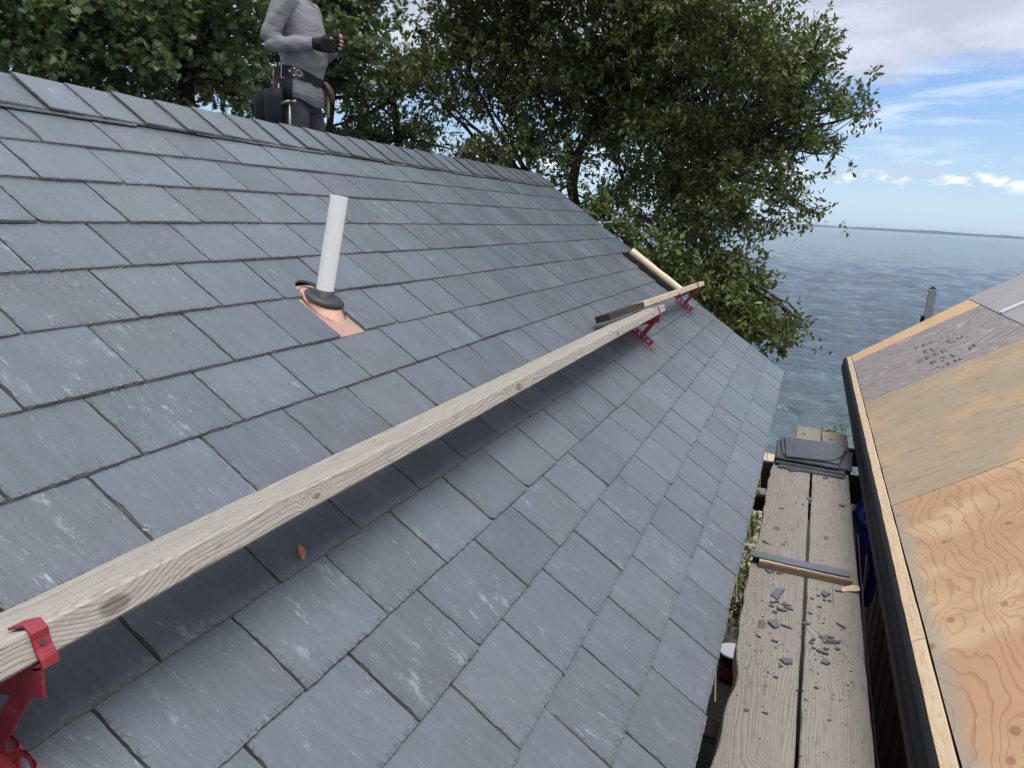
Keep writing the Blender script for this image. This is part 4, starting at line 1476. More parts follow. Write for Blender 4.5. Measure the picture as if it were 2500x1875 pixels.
mk('staging_bearer', v, f, MAT['grey_timber'], label='grey cross timber low in the dark gap under the slate eave', cat='timber beam')
for sx, sy in ((5.5, -0.62), (5.5, 0.33), (3.22, -0.66), (3.22, 0.36)):
    v, f = beam((sx + 0.07, sy, 0), (sx + 0.07, sy, PZ - 0.3 if sx > 5 else 2.67), (1, 0, 0), 0.085, 0.04, 2)
    mk('staging_post', v, f, MAT['dark_timber'], label='dark upright post carrying the staging bearers', cat='timber post', group='posts under the staging')

# ------------------------------------------------------------------ stack of loose slates on the staging
sk = np.random.default_rng(31)


def loose_slate(corners, z, t, label, mat='slate_dark', rough=0.004, tilt=(0, 0), chips=0):
    cs = np.array(corners, float)
    n = len(cs)
    pts = []
    for i in range(n):
        for k in range(10):
            u = k / 10
            pts.append(cs[i] * (1 - u) + cs[(i + 1) % n] * u + sk.normal(0, rough * 0.35, 2))
    pts = np.array(pts)
    c = pts.mean(0)
    V, F = prism(pts, 0, t, 0.004, jit=np.abs(sk.normal(1, 0.5, len(pts))))
    V = np.array([(x, y, z + h + (x - c[0]) * tilt[0] + (y - c[1]) * tilt[1]) for x, y, h in V])
    return mk('loose_slate', V, F, [MAT[mat], MAT['slate_edge']], matidx=[0, 0] + [1] * len(pts), label=label, cat='slate', group='loose slates stacked on the staging')


z0 = PZ + 0.002
loose_slate([(5.30, 0.028), (5.28, -0.395), (5.70, -0.43), (5.74, 0.01)], z0, 0.011, 'lowest slate of the dark stack on the staging planks')
loose_slate([(5.36, 0.045), (5.33, -0.40), (5.76, -0.44), (5.80, 0.05)], z0 + 0.013, 0.010, 'second slate from the bottom of the dark stack on the staging')
loose_slate([(5.42, -0.075), (5.40, -0.445), (5.86, -0.47), (5.88, -0.02)], z0 + 0.025, 0.010, 'slate in the stack that sticks out to the right, towards the drip edge')
loose_slate([(5.40, 0.050), (5.37, -0.36), (5.80, -0.40), (5.85, 0.065)], z0 + 0.037, 0.009, 'slate in the stack that sticks out to the left, towards the slate eave')
loose_slate([(5.47, 0.01), (5.43, -0.36), (5.90, -0.43), (5.92, 0.045)], z0 + 0.048, 0.009, 'slate directly under the topmost one of the stack, its right corner showing')
loose_slate([(5.40, -0.016), (5.432, -0.20), (5.438, -0.285), (5.485, -0.33), (5.61, -0.388), (5.77, -0.408), (5.905, -0.385), (5.868, 0.016)], z0 + 0.060, 0.009, 'topmost slate of the stack on the staging, with a broken near right corner', tilt=(0.02, 0.0))
loose_slate([(5.31, -0.02), (5.25, -0.06), (5.29, -0.115), (5.38, -0.10), (5.38, -0.03)], z0, 0.007, 'small pointed slate piece sticking out from under the stack')

# narrow slate offcut lying on a batten
BT = thing('batten', 'short brown wooden batten lying across both staging planks', 'batten', (3.63, -0.16, PZ))
v, f = beam((3.645, 0.042, PZ + 0.015), (3.640, -0.377, PZ + 0.015), (1, 0, 0), 0.036, 0.029, 10, 0.002, 0.0004, 8)
mk('batten_body', v, f, MAT['batten_wood'], BT)
v, f = beam((3.648, 0.040, PZ + 0.0325), (3.643, -0.372, PZ + 0.0325), (1, 0, 0), 0.034, 0.005, 14, 0.001, 0.0012, 9)
mk('split_top', v, f, MAT['batten_light'], BT)
sk = np.random.default_rng(37)
cs = np.array([(3.660, 0.094), (3.640, -0.10), (3.632, -0.369), (3.752, -0.372), (3.768, -0.355), (3.772, -0.10), (3.785, 0.092)])
pts = []
for i in range(len(cs)):
    for k in range(8):
        u = k / 8
        pts.append(cs[i] * (1 - u) + cs[(i + 1) % len(cs)] * u + sk.normal(0, 0.0009, 2))
pts = np.array(pts)
V, F = prism(pts, PZ + 0.036, PZ + 0.044, 0.003, jit=np.abs(sk.normal(1, 0.5, len(pts))))
V[:, 2] -= (V[:, 0] - 3.64) * 0.20
mk('slate_offcut', V, F, [MAT['slate_plain'], MAT['slate_edge']], matidx=[0, 0] + [1] * len(pts), label='long narrow slate offcut resting on the brown batten across the staging', cat='slate offcut')
# curl of wood by the batten's right end
cv = []
for i in range(9):
    u = i / 8
    cv += [(3.545 + 0.03 * u + 0.006 * math.sin(u * 5), -0.335 - 0.075 * u, PZ + 0.004 + 0.014 * u * u), (3.575 + 0.035 * u, -0.33 - 0.075 * u, PZ + 0.006 + 0.018 * math.sin(u * 2.2))]
mk('wood_splinter', cv, [(i * 2, i * 2 + 1, i * 2 + 3, i * 2 + 2) for i in range(8)], MAT['edge_lumber'], label='pale curled wood splinter at the right end of the batten', cat='splinter')

# ------------------------------------------------------------------ slate chips on the staging
ck = np.random.default_rng(41)


def chip(poly, label, t=0.005, z=PZ + 0.0008, group='slate chips on the staging'):
    poly = np.array(poly, float)
    area = 0.5 * np.sum(poly[:, 0] * np.roll(poly[:, 1], -1) - np.roll(poly[:, 0], -1) * poly[:, 1])
    if area < 0:
        poly = poly[::-1]
    pts = []
    n = len(poly)
    for i in range(n):
        for k in range(4):
            u = k / 4
            pts.append(poly[i] * (1 - u) + poly[(i + 1) % n] * u + ck.normal(0, 0.0010, 2))
    pts = np.array(pts)
    V, F = prism(pts, 0, t, 0.0022, jit=np.abs(ck.normal(1, 0.6, len(pts))))
    tx, ty = ck.normal(0, 0.06, 2)
    c = pts.mean(0)
    V = np.array([(x, y, z + h + 0.0015 + (x - c[0]) * tx + (y - c[1]) * ty) for x, y, h in V])
    return mk('slate_chip', V, F, [MAT['slate_chip'], MAT['slate_edge']], matidx=[0, 0] + [1] * len(pts), label=label, cat='slate chip', group=group)


def sliver(a, b, wd):
    a, b = np.array(a), np.array(b)
    d = b - a
    p = np.array([-d[1], d[0]]) / (np.linalg.norm(d) + 1e-9)
    m = [0.5 + ck.normal(0, 0.12) for _ in range(4)]
    return [a, a + d * 0.3 + p * wd * m[0], a + d * 0.75 + p * wd * m[1], b, a + d * 0.7 - p * wd * m[2], a + d * 0.25 - p * wd * m[3]]


chip([(3.356, -0.031), (3.42, -0.044), (3.443, -0.088), (3.322, -0.063)], 'large four-sided slate chip with a ridge line, left plank, below the batten')
chip([(3.481, -0.244), (3.527, -0.253), (3.497, -0.285), (3.447, -0.259)], 'large kite-shaped slate chip on the right plank, just below the batten')
chip([(3.094, -0.030), (3.125, -0.045), (3.139, -0.074), (3.083, -0.081), (3.058, -0.062)], 'broad slate chip with stepped top edge in the middle of the left plank')
chip([(2.825, -0.093), (2.846, -0.100), (2.851, -0.137), (2.817, -0.139), (2.800, -0.112)], 'flat oblong slate chip touching the gap, left plank')
chip([(2.879, -0.239), (2.918, -0.249), (2.894, -0.277), (2.872, -0.262)], 'triangular slate chip alone on the right plank, nearest the camera of its kind')
chip([(3.615, 0.012), (3.580, -0.012), (3.603, -0.037), (3.616, -0.020)], 'slate chip half under the batten, at its left end')
chip(sliver((3.153, -0.165), (3.173, -0.201), 0.020), 'rounded slate chip beside the gap on the right plank')
chip(sliver((3.227, -0.301), (3.205, -0.337), 0.010), 'slim slanting slate sliver near the right edge of the right plank')
chip(sliver((3.543, -0.300), (3.544, -0.342), 0.010), 'thin slate sliver beside the pale wood splinter')
chip(sliver((4.763, -0.166), (4.736, -0.201), 0.030), 'slate chip bridging the gap between the planks, this side of the stack')
chip(sliver((5.233, -0.261), (5.255, -0.299), 0.030), 'oval slate chip on the right plank just in front of the stack')
chip(sliver((4.746, -0.349), (4.750, -0.386), 0.040), 'oval slate chip near the right edge, halfway between stack and batten')
chip(sliver((3.956, 0.044), (3.927, -0.001), 0.012), 'curved slate sliver on the left plank just beyond the narrow offcut')
chip(sliver((3.063, -0.275), (3.073, -0.318), 0.024), 'pointed slate chip on top of the cluster on the right plank')
chip(sliver((2.97, -0.222), (2.951, -0.270), 0.026), 'long slate chip at the near end of the right plank cluster')
chip(sliver((3.244, -0.060), (3.234, -0.105), 0.026), 'dark peaked slate chip in the middle of the left plank cluster')
for a, b, wd in (((3.291, -0.029), (3.284, -0.057), .010), ((3.253, -0.029), (3.25, -0.052), .018), ((3.295, -0.073), (3.291, -0.122), .012), ((3.276, -0.088), (3.256, -0.13), .014),
                 ((3.21, -0.047), (3.194, -0.066), .018), ((3.272, -0.186), (3.258, -0.209), .009), ((3.34, -0.232), (3.347, -0.245), .010), ((3.599, -0.043), (3.604, -0.07), .018),
                 ((3.412, -0.197), (3.408, -0.212), .014), ((3.453, -0.221), (3.453, -0.239), .010), ((3.429, -0.25), (3.413, -0.263), .010), ((3.424, -0.269), (3.428, -0.288), .012),
                 ((3.967, -0.054), (3.965, -0.071), .015), ((3.106, -0.082), (3.09, -0.13), .012), ((2.969, 0.006), (2.956, -0.016), .006), ((2.965, -0.054), (2.95, -0.081), .016),
                 ((2.784, -0.09), (2.783, -0.107), .012), ((3.079, -0.232), (3.085, -0.248), .016), ((3.099, -0.267), (3.094, -0.29), .012), ((3.016, -0.196), (3.012, -0.217), .012),
                 ((3.046, -0.205), (3.04, -0.218), .020), ((3.041, -0.25), (3.04, -0.263), .014), ((3.02, -0.294), (3.013, -0.312), .022), ((2.98, -0.205), (2.972, -0.222), .010),
                 ((2.992, -0.25), (2.997, -0.271), .014), ((2.715, -0.051), (2.72, -0.062), .010), ((2.698, -0.214), (2.696, -0.234), .008), ((2.647, -0.155), (2.648, -0.166), .010),
                 ((2.703, -0.076), (2.693, -0.092), .014), ((2.442, 0.009), (2.45, -0.008), .014), ((2.461, -0.05), (2.458, -0.071), .010), ((4.507, -0.016), (4.502, -0.046), .012),
                 ((4.633, -0.139), (4.635, -0.154), .020), ((3.06, -0.262), (3.045, -0.282), .012), ((3.305, -0.05), (3.30, -0.068), .010)):
    chip(sliver(a, b, wd), 'small slate chip scattered on the staging planks', 0.004, group='small slate chips on the staging')
# crumbs
cr = []
for i in range(150):
    side = ck.random() < 0.55
    x = ck.normal(3.05, 0.36) if ck.random() < 0.75 else ck.uniform(2.1, 5.2)
    y = ck.uniform(-0.13, 0.06) if side else ck.uniform(-0.36, -0.16)
    if x > 5.2 or x < 1.9:
        continue
    r0 = abs(ck.normal(0, 0.0016)) + 0.0010
    m = 5
    ph = ck.random() * 6
    poly = np.array([(x + r0 * 1.0 * math.cos(ph + 2 * math.pi * k / m) * ck.uniform(0.6, 1.2), y + r0 * 1.5 * math.sin(ph + 2 * math.pi * k / m) * ck.uniform(0.6, 1.2)) for k in range(m)])
    v, f = prism(poly, PZ + 0.001, PZ + 0.0035, 0.0006)
    cr.append((v, f))
v, f = soup(cr)
mk('slate_crumbs', v, f, MAT['slate_dark'], kind='stuff', label='slate crumbs and dust specks strewn over the staging planks', cat='slate crumbs')
# nails
for a, b, lb in (((2.901, -0.049), (2.950, -0.098), 'longer bright nail lying on the left staging plank'), ((2.702, -0.050), (2.723, -0.073), 'shorter bright nail on the left staging plank, nearer the camera')):
    N_ = thing('nail', lb, 'nail', (a[0], a[1], PZ))
    p0, p1 = np.array([*a, PZ + 0.003]), np.array([*b, PZ + 0.0045])
    v, f = tube([p0, p1], [0.0007, 0.0019], 8)
    mk('shank', v, f, MAT['steel'], N_)
    d = _nrm(p1 - p0)
    v, f = tube([p1, p1 + d * 0.0012], 0.0042, 10)
    mk('head', v, f, MAT['steel'], N_)

# ------------------------------------------------------------------ things in and beyond the gap
PO = thing('marker_post', 'square grey post with a black pointed cap, beyond the plywood roof against the water', 'post', (10.0, -1.345, -0.3))
v, f = box((10.0, -1.345, 2.02), 0.078, 0.078, 4.66)
mk('shaft', v, f, MAT['post_vinyl'], PO)
v, f = box((10.0, -1.345, 4.358), 0.086, 0.086, 0.012)
mk('collar', v, f, MAT['white_flashing'], PO)
V = [(10 + sx * 0.041, -1.345 + sy * 0.041, 4.365) for sx, sy in ((-1, -1), (1, -1), (1, 1), (-1, 1))] + [(10, -1.345, 4.405)]
mk('cap', V, [(3, 2, 1, 0), (0, 1, 4), (1, 2, 4), (2, 3, 4), (3, 0, 4)], MAT['black_metal'], PO)
v, f = box((9.98, -1.29, 3.97), 0.05, 0.035, 0.16)
mk('hinge_bracket', v, f, MAT['black_metal'], PO)

BK = thing('bucket', 'black bucket with a white lid, down in the gap below the slate eave', 'bucket', (7.95, 0.22, 0.0))
nb_ = 28


def lathe(prof, c, n=28):
    V, F = [], []
    for (r0, z) in prof:
        for k in range(n):
            a = 2 * math.pi * k / n
            V.append((c[0] + r0 * math.cos(a), c[1] + r0 * math.sin(a), c[2] + z))
    for i in range(len(prof) - 1):
        for k in range(n):
            F.append((i * n + k, i * n + (k + 1) % n, (i + 1) * n + (k + 1) % n, (i + 1) * n + k))
    F.append(tuple((len(prof) - 1) * n + k for k in range(n)))
    return np.array(V), F


v, f = lathe([(0.125, 0.0), (0.145, 0.34), (0.152, 0.345), (0.152, 0.375)], (7.95, 0.22, 0.0))
mk('pail', v, f, MAT['bucket_plastic'], BK, smooth=False)
v, f = lathe([(0.155, 0.376), (0.158, 0.384), (0.155, 0.395), (0.14, 0.398)], (7.95, 0.22, 0.0))
mk('lid', v, f, MAT['white_bag'], BK, smooth=False)
V, F = [], []
for k in range(12):
    a = math.pi * 0.75 + k / 11 * 1.2
    for z, r0 in ((0.10, 0.1335), (0.24, 0.1415)):
        V.append((7.95 + r0 * math.cos(a), 0.22 + r0 * math.sin(a), z))
F = [(2 * k, 2 * k + 2, 2 * k + 3, 2 * k + 1) for k in range(11)]
mk('label_band', V, F, MAT['bucket_red'], BK)

# white sack in the yard
wb = []
V, F = [], []
for i in range(9):
    th = math.pi * i / 8
    for k in range(16):
        a = 2 * math.pi * k / 16
        r0 = 0.42 * math.sin(th) * (1 + 0.16 * math.sin(3 * a + i) + 0.1 * math.sin(7 * a))
        V.append((14.6 + r0 * math.cos(a), 0.18 + r0 * 0.8 * math.sin(a), 0.24 + 0.26 * math.cos(th) * (1 + 0.15 * math.sin(5 * a))))
for i in range(8):
    for k in range(16):
        F.append((i * 16 + k, (i + 1) * 16 + k, (i + 1) * 16 + (k + 1) % 16, i * 16 + (k + 1) % 16))
mk('white_sack', V, F, MAT['white_bag'], smooth=True, label='crumpled white sack on the ground, seen through the gap by the slate eave', cat='sack')
# blue tarp bundle under the plywood eave and ropes
V, F = [], []
for i in range(12):
    for k in range(10):
        u, w_ = i / 11, k / 9
        V.append((4.55 + 0.75 * u, -0.50 - 0.035 * math.sin(u * 9 + w_ * 3) - 0.03 * w_, 3.27 - 0.42 * w_ - 0.02 * math.sin(u * 5)))
for i in range(11):
    for k in range(9):
        F.append((i * 10 + k, i * 10 + k + 1, (i + 1) * 10 + k + 1, (i + 1) * 10 + k))
V2 = [(x, y - 0.05, z) for x, y, z in V]
F2 = [tuple(reversed([j + 120 for j in q])) for q in F]
rim = [i for i in range(0, 120, 10)] + list(range(110, 120))[1:] + [i for i in range(109, 0, -10)] + list(range(8, 0, -1))
FR = [(rim[i], rim[i] + 120, rim[(i + 1) % len(rim)] + 120, rim[(i + 1) % len(rim)]) for i in range(len(rim))]
mk('blue_tarp', V + V2, F + F2 + FR, MAT['blue_tarp'], smooth=True, label='dark blue tarp hung under the plywood eave beside the right staging plank', cat='tarp')
for i, (a, b) in enumerate((((4.5, -0.455, 3.30), (3.15, -0.56, 2.75)), ((4.35, -0.50, 3.25), (3.5, -0.50, 2.3)), ((3.95, -0.46, 3.25), (2.9, -0.62, 2.2)))):
    pts = [np.array(a) * (1 - u) + np.array(b) * u - np.array([0, 0, 0.03 * math.sin(math.pi * u)]) for u in np.linspace(0, 1, 8)]
    v, f = tube(pts, 0.0035, 6)
    mk('rope', v, f, MAT['rope'], label='thin pale rope hanging in the dark gap under the plywood eave', cat='rope', group='ropes in the gap')

# ------------------------------------------------------------------ trees
OVATE = (np.array([(0, 0, 0), (0.32, 0.21, 0.05), (0.68, 0.19, 0.05), (1, 0, -0.04), (0.68, -0.19, 0.05), (0.32, -0.21, 0.05)], float), [(0, 1, 2, 3), (0, 3, 4, 5)])
_half = [(0.18, 0.10), (0.30, 0.36), (0.40, 0.13), (0.54, 0.44), (0.63, 0.14), (0.78, 0.32), (0.84, 0.09)]
_ov = [(0, 0, 0)] + [(a, b, 0.10 * b) for a, b in _half] + [(1, 0, -0.03)] + [(a, -b, 0.10 * b) for a, b in reversed(_half)]
OAK = (np.array(_ov, float), [tuple(range(0, 9)), (0, 8) + tuple(range(9, 16))])


def leaves(P, D, N, size, template, tint_fn, r):
    """leaf instances as one mesh: positions, directions, normals"""
    T, faces = template
    D = D / np.linalg.norm(D, axis=1, keepdims=True)
    S = np.cross(N, D)
    S /= np.linalg.norm(S, axis=1, keepdims=True) + 1e-9
    N2 = np.cross(D, S)
    wv = r.uniform(0.8, 1.2, len(P))
    V = (P[:, None, :] + size[:, None, None] * (T[None, :, 0:1] * D[:, None, :] + T[None, :, 1:2] * wv[:, None, None] * S[:, None, :] + T[None, :, 2:3] * N2[:, None, :]))
    m = len(T)
    base = (np.arange(len(P)) * m)[:, None]
    Fs = []
    for fc in faces:
        Fs.append(base + np.array(fc)[None, :])
    tint = np.repeat(tint_fn(len(P)), m, axis=0)
    return V.reshape(-1, 3), Fs, tint


def make_tree(name, label, cat, trunk_pts, trunk_r, puffs, leaf_mat, template, lsize, per_m2, seed, group=None, bronze=0.05, twigs_show=True, forks=None):
    """puffs: list of (x, y, z, r). Limbs run from the trunk to each puff, sprigs fill the puffs."""
    r = np.random.default_rng(seed)
    trunk_pts = np.asarray(trunk_pts, float)
    T = thing(name, label, cat, tuple(trunk_pts[0]), group)
    parts = [tube(trunk_pts, np.linspace(trunk_r, trunk_r * 0.45, len(trunk_pts)), 10)]
    forks = trunk_pts[len(trunk_pts) // 2:] if forks is None else np.asarray(forks, float)
    P, D, N, Sz, dens = [], [], [], [], []
    for (x, y, z, rad) in puffs:
        c = np.array([x, y, z])
        f0 = forks[np.argmin(np.linalg.norm(forks - c, axis=1) + r.random(len(forks)) * 0.5)]
        ln = np.linalg.norm(c - f0)
        mid = (f0 + c) / 2 + r.normal(0, 0.10, 3) * ln + np.array([0, 0, 0.08 * ln])
        u = np.linspace(0, 1, 9)[:, None]
        curve = (1 - u) ** 2 * f0 + 2 * u * (1 - u) * mid + u ** 2 * c
        curve[1:-1] += r.normal(0, 0.025, (7, 3))
        lr = min(trunk_r * 0.5, 0.012 + 0.012 * ln)
        parts.append(tube(curve, np.linspace(lr, 0.008, 9), 6))
        # secondary branches
        ends = []
        nsec = max(4, int(9 * rad))
        for k in range(nsec):
            st = curve[r.integers(4, 9)]
            d = r.normal(0, 1, 3)
            d[2] += 0.25
            d /= np.linalg.norm(d)
            e = c + d * rad * r.uniform(0.55, 1.0)
            m2 = (st + e) / 2 + r.normal(0, 0.08, 3)
            q = np.array([st, (st + m2) / 2 + r.normal(0, 0.02, 3), m2, (m2 + e) / 2 + r.normal(0, 0.02, 3), e])
            parts.append(tube(q, np.linspace(0.011, 0.004, 5), 4, cap=False))
            ends += [q[2], q[3], q[4]]
        ends = np.array(ends)
        n_tw = int(per_m2 * rad * rad)
        d = r.normal(0, 1, (n_tw, 3))
        d /= np.linalg.norm(d, axis=1, keepdims=True)
        rr_ = rad * r.random(n_tw) ** 0.45
        nsub = max(5, int(16 * rad))
        sd = r.normal(0, 1, (nsub, 3))
        sd /= np.linalg.norm(sd, axis=1, keepdims=True)
        subs = c + sd * (rad * r.uniform(0.35, 0.95, nsub))[:, None] * np.array([1, 1, 0.85])
        pick = r.integers(0, nsub, n_tw)
        srad = (0.22 + 0.16 * rad) * (0.6 + 0.8 * r.random(nsub))[pick]
        loose = r.random(n_tw) < 0.18
        base = np.where(loose[:, None], c + d * rr_[:, None] * np.array([1, 1, 0.8]), subs[pick] + r.normal(0, 1, (n_tw, 3)) * np.array([0.55, 0.55, 0.20]) * srad[:, None])
        td = d * 0.7 + r.normal(0, 0.6, (n_tw, 3)) + np.array([0, 0, 0.25])
        td /= np.linalg.norm(td, axis=1, keepdims=True)
        tl = r.uniform(0.16, 0.36, n_tw) * (lsize / 0.08) ** 0.5
        if twigs_show:
            for k in range(0, n_tw, 5):
                near = ends[np.argmin(np.linalg.norm(ends - base[k], axis=1))]
                tip = base[k] + td[k] * tl[k]
                parts.append(tube([near, (near + base[k]) / 2 + r.normal(0, 0.03, 3), base[k], tip], [0.005, 0.004, 0.003, 0.0015], 3, cap=False))
        nl = 11
        for k in range(nl):
            t0 = 0.15 + 0.85 * (k + r.random(n_tw)) / nl
            P.append(base + td * (tl * t0)[:, None] + r.normal(0, 0.015, (n_tw, 3)))
            side = r.normal(0, 1, (n_tw, 3))
            ld = td * 0.55 + side * 0.62
            ld[:, 2] -= 0.10
            D.append(ld)
            nn0 = r.normal(0, 0.48, (n_tw, 3))
            nn0[:, 2] += 1.0
            N.append(nn0)
            Sz.append(lsize * r.uniform(0.6, 1.25, n_tw))
        dens.append(np.tile(r.random(nsub)[pick] * 0.7 + 0.3 * r.random(), nl))
    P, D, N, Sz, dens = map(np.concatenate, (P, D, N, Sz, dens))

    def tint(n):
        a = np.clip(dens * 0.6 + r.random(n) * 0.55 - 0.1, 0, 1)
        b = (r.random(n) < bronze) * r.uniform(0.4, 1.0, n)
        return np.stack([a, b, r.random(n)], 1)
    V, Fs, tn = leaves(P, D, N, Sz, template, tint, r)
    org = np.array(trunk_pts[0])
    me = mesh_np('crown', V - org, Fs, MAT[leaf_mat], smooth=False, tint=tn)
    o = bpy.data.objects.new('crown', me)
    COL.objects.link(o)
    o.parent = T
    v, f = soup(parts)
    mk('trunk', v, f, MAT['bark'], T, smooth=True)
    return T


K = 1.1302          # the puffs below were measured on a copy of the photograph 2212 pixels wide


def puff_list(rows, d0, spread, seed, back=1, step=1.4):
    """(px, py, r_px) seen from the camera -> world spheres; more layers behind"""
    r = np.random.default_rng(seed)
    out = []
    for (px, py, rp) in rows:
        for b in range(back + 1):
            d = d0 + r.uniform(-spread, spread) + b * step
            p = at(px * K + r.normal(0, 12) * (b > 0), py * K + r.normal(0, 12) * (b > 0), d)
            out.append((*p, rp * K / F_PX * d * (1.0 if b == 0 else 0.92)))
    return out


big = [(1050, -90, 125), (1200, -110, 160), (1400, -90, 150), (1540, -40, 110),
       (985, 80, 72), (1100, 70, 120), (1280, 70, 140), (1450, 70, 130), (1580, 95, 100), (1690, 125, 55), (1745, 120, 38), (1775, 75, 22),
       (925, 185, 70), (1050, 190, 95), (1200, 190, 110), (1370, 190, 120), (1510, 200, 110), (1640, 205, 85), (1740, 215, 62), (1820, 215, 36), (1862, 245, 20),
       (1150, 300, 70), (1225, 360, 40), (1175, 410, 30), (1290, 440, 40), (1310, 290, 85), (1440, 300, 95), (1560, 310, 95), (1665, 300, 62), (1745, 305, 45), (1800, 305, 16),
       (1040, 330, 45), (1350, 410, 60), (1470, 410, 85), (1590, 405, 75), (1680, 395, 45), (1705, 455, 26), (1765, 463, 16),
       (1400, 500, 45), (1500, 500, 70), (1600, 480, 45), (1650, 495, 26), (1480, 580, 40)]
trunk = [at(1285 * K, 640 * K, 10.9) * np.array([1, 1, 0]), at(1268 * K, 560 * K, 10.8), at(1245 * K, 470 * K, 10.7), at(1235 * K, 400 * K, 10.7), at(1250 * K, 330 * K, 10.7), at(1300 * K, 240 * K, 10.8)]
fk = [at(1238 * K, 420 * K, 10.7), at(1245 * K, 345 * K, 10.7), at(1300 * K, 300 * K, 10.8), at(1140 * K, 380 * K, 10.9), at(1420 * K, 300 * K, 10.9), at(1350 * K, 200 * K, 11), at(1500 * K, 380 * K, 10.9)]
make_tree('tupelo_tree', 'large dark olive-green tree leaning out over the water beyond the far verge', 'tree', trunk, 0.115, puff_list(big, 10.6, 0.8, 5, 1, 1.5), 'tupelo_leaf', OVATE, 0.081, 450, 51, bronze=0.05, forks=fk)

lowb = [(1640, 730, 22), (1560, 700, 40), (1610, 610, 45), (1560, 560, 45), (1640, 690, 40), (1690, 718, 30), (1728, 712, 16), (1600, 680, 45), (1590, 590, 28), (1520, 620, 45)]
t2 = [at(1560 * K, 800 * K, 9.8) * np.array([1, 1, 0]), at(1540 * K, 720 * K, 9.8), at(1530 * K, 640 * K, 9.8), at(1560 * K, 590 * K, 9.8)]
make_tree('shore_tree', 'low dark tree reaching right across the water below the big tree', 'tree', t2, 0.08, puff_list(lowb, 9.6, 0.4, 8, 1, 0.7), 'tupelo_leaf', OVATE, 0.086, 520, 52, bronze=0.06)

shr = [(1300, 480, 40), (1350, 520, 45), (1420, 560, 55), (1480, 610, 45), (1380, 580, 50), (1540, 660, 45), (1580, 720, 40), (1460, 660, 55)]
t3 = [at(1480 * K, 800 * K, 9.2) * np.array([1, 1, 0]), at(1460 * K, 760 * K, 9.2), at(1450 * K, 680 * K, 9.2), at(1440 * K, 600 * K, 9.2)]
make_tree('verge_shrub', 'bright yellow-green leafy shrub growing up just behind the far verge', 'shrub', t3, 0.06, puff_list(shr, 9.0, 0.3, 9, 1, 0.5), 'shrub_leaf', OVATE, 0.10, 300, 53, bronze=0.05)

oak1 = [(-60, -60, 130), (60, -70, 120), (190, -60, 120), (-40, 60, 110), (70, 40, 90), (180, 60, 100), (90, 140, 55), (10, 190, 40), (190, 170, 75), (60, 230, 60), (150, 250, 50)]
tk = [at(60 * K, 420 * K, 10.5) * np.array([1, 1, 0]), at(70 * K, 380 * K, 10.5), at(80 * K, 250 * K, 10.5), at(90 * K, 120 * K, 10.5), at(80 * K, 0, 10.5)]
make_tree('oak_tree', 'oak with lobed leaves and gaps of sky, at the far left behind the ridge', 'tree', tk, 0.13, puff_list(oak1, 10.3, 0.6, 15, 1, 1.3), 'oak_leaf', OAK, 0.105, 215, 61, 'oaks behind the ridge', bronze=0.07)
oak2 = [(300, -60, 130), (420, -70, 130), (290, 50, 100), (400, 60, 110), (330, 150, 85), (250, 220, 55), (440, 150, 70), (350, 235, 45), (520, -60, 120), (530, 70, 85), (500, 165, 55), (300, 285, 45), (230, 290, 40), (400, 290, 30)]
tk = [at(400 * K, 460 * K, 10.8) * np.array([1, 1, 0]), at(400 * K, 400 * K, 10.8), at(410 * K, 280 * K, 10.8), at(400 * K, 150 * K, 10.8), at(410 * K, 0, 10.8)]
make_tree('oak_tree', 'dense oak with lobed leaves behind the ridge, left of the standing person', 'tree', tk, 0.14, puff_list(oak2, 10.5, 0.6, 16, 1, 1.3), 'oak_leaf', OAK, 0.105, 215, 62, 'oaks behind the ridge', bronze=0.06)
oak3 = [(640, -60, 130), (760, -70, 110), (660, 60, 110), (770, 50, 85), (775, -30, 55), (720, 150, 75), (785, 130, 36), (640, 180, 70), (570, 230, 55)]
tk = [at(720 * K, 480 * K, 11.5) * np.array([1, 1, 0]), at(720 * K, 420 * K, 11.5), at(710 * K, 300 * K, 11.5), at(720 * K, 180 * K, 11.5), at(720 * K, 20, 11.5)]
make_tree('oak_tree', 'oak with lobed leaves directly behind the standing person', 'tree', tk, 0.07, puff_list(oak3, 11.2, 0.5, 17, 1, 1.3), 'oak_leaf', OAK, 0.105, 215, 63, 'oaks behind the ridge', bronze=0.05)
mid = [(760, 300, 55), (820, 260, 45), (850, 180, 55), (830, 350, 50), (900, 290, 50), (920, 360, 45), (760, 220, 35), (700, 320, 50), (980, 390, 35), (868, 150, 28), (1010, 345, 40), (620, 300, 50), (540, 290, 40)]
tk = [at(880 * K, 520 * K, 12.5) * np.array([1, 1, 0]), at(880 * K, 460 * K, 12.5), at(870 * K, 380 * K, 12.5), at(860 * K, 300 * K, 12.5), at(850 * K, 220 * K, 12.5)]
make_tree('dark_tree', 'dark green tree low behind the ridge, between the person and the big tree', 'tree', tk, 0.11, puff_list(mid, 12.2, 0.5, 18, 1, 1.2), 'oak_leaf', OVATE, 0.09, 380, 64, bronze=0.03)

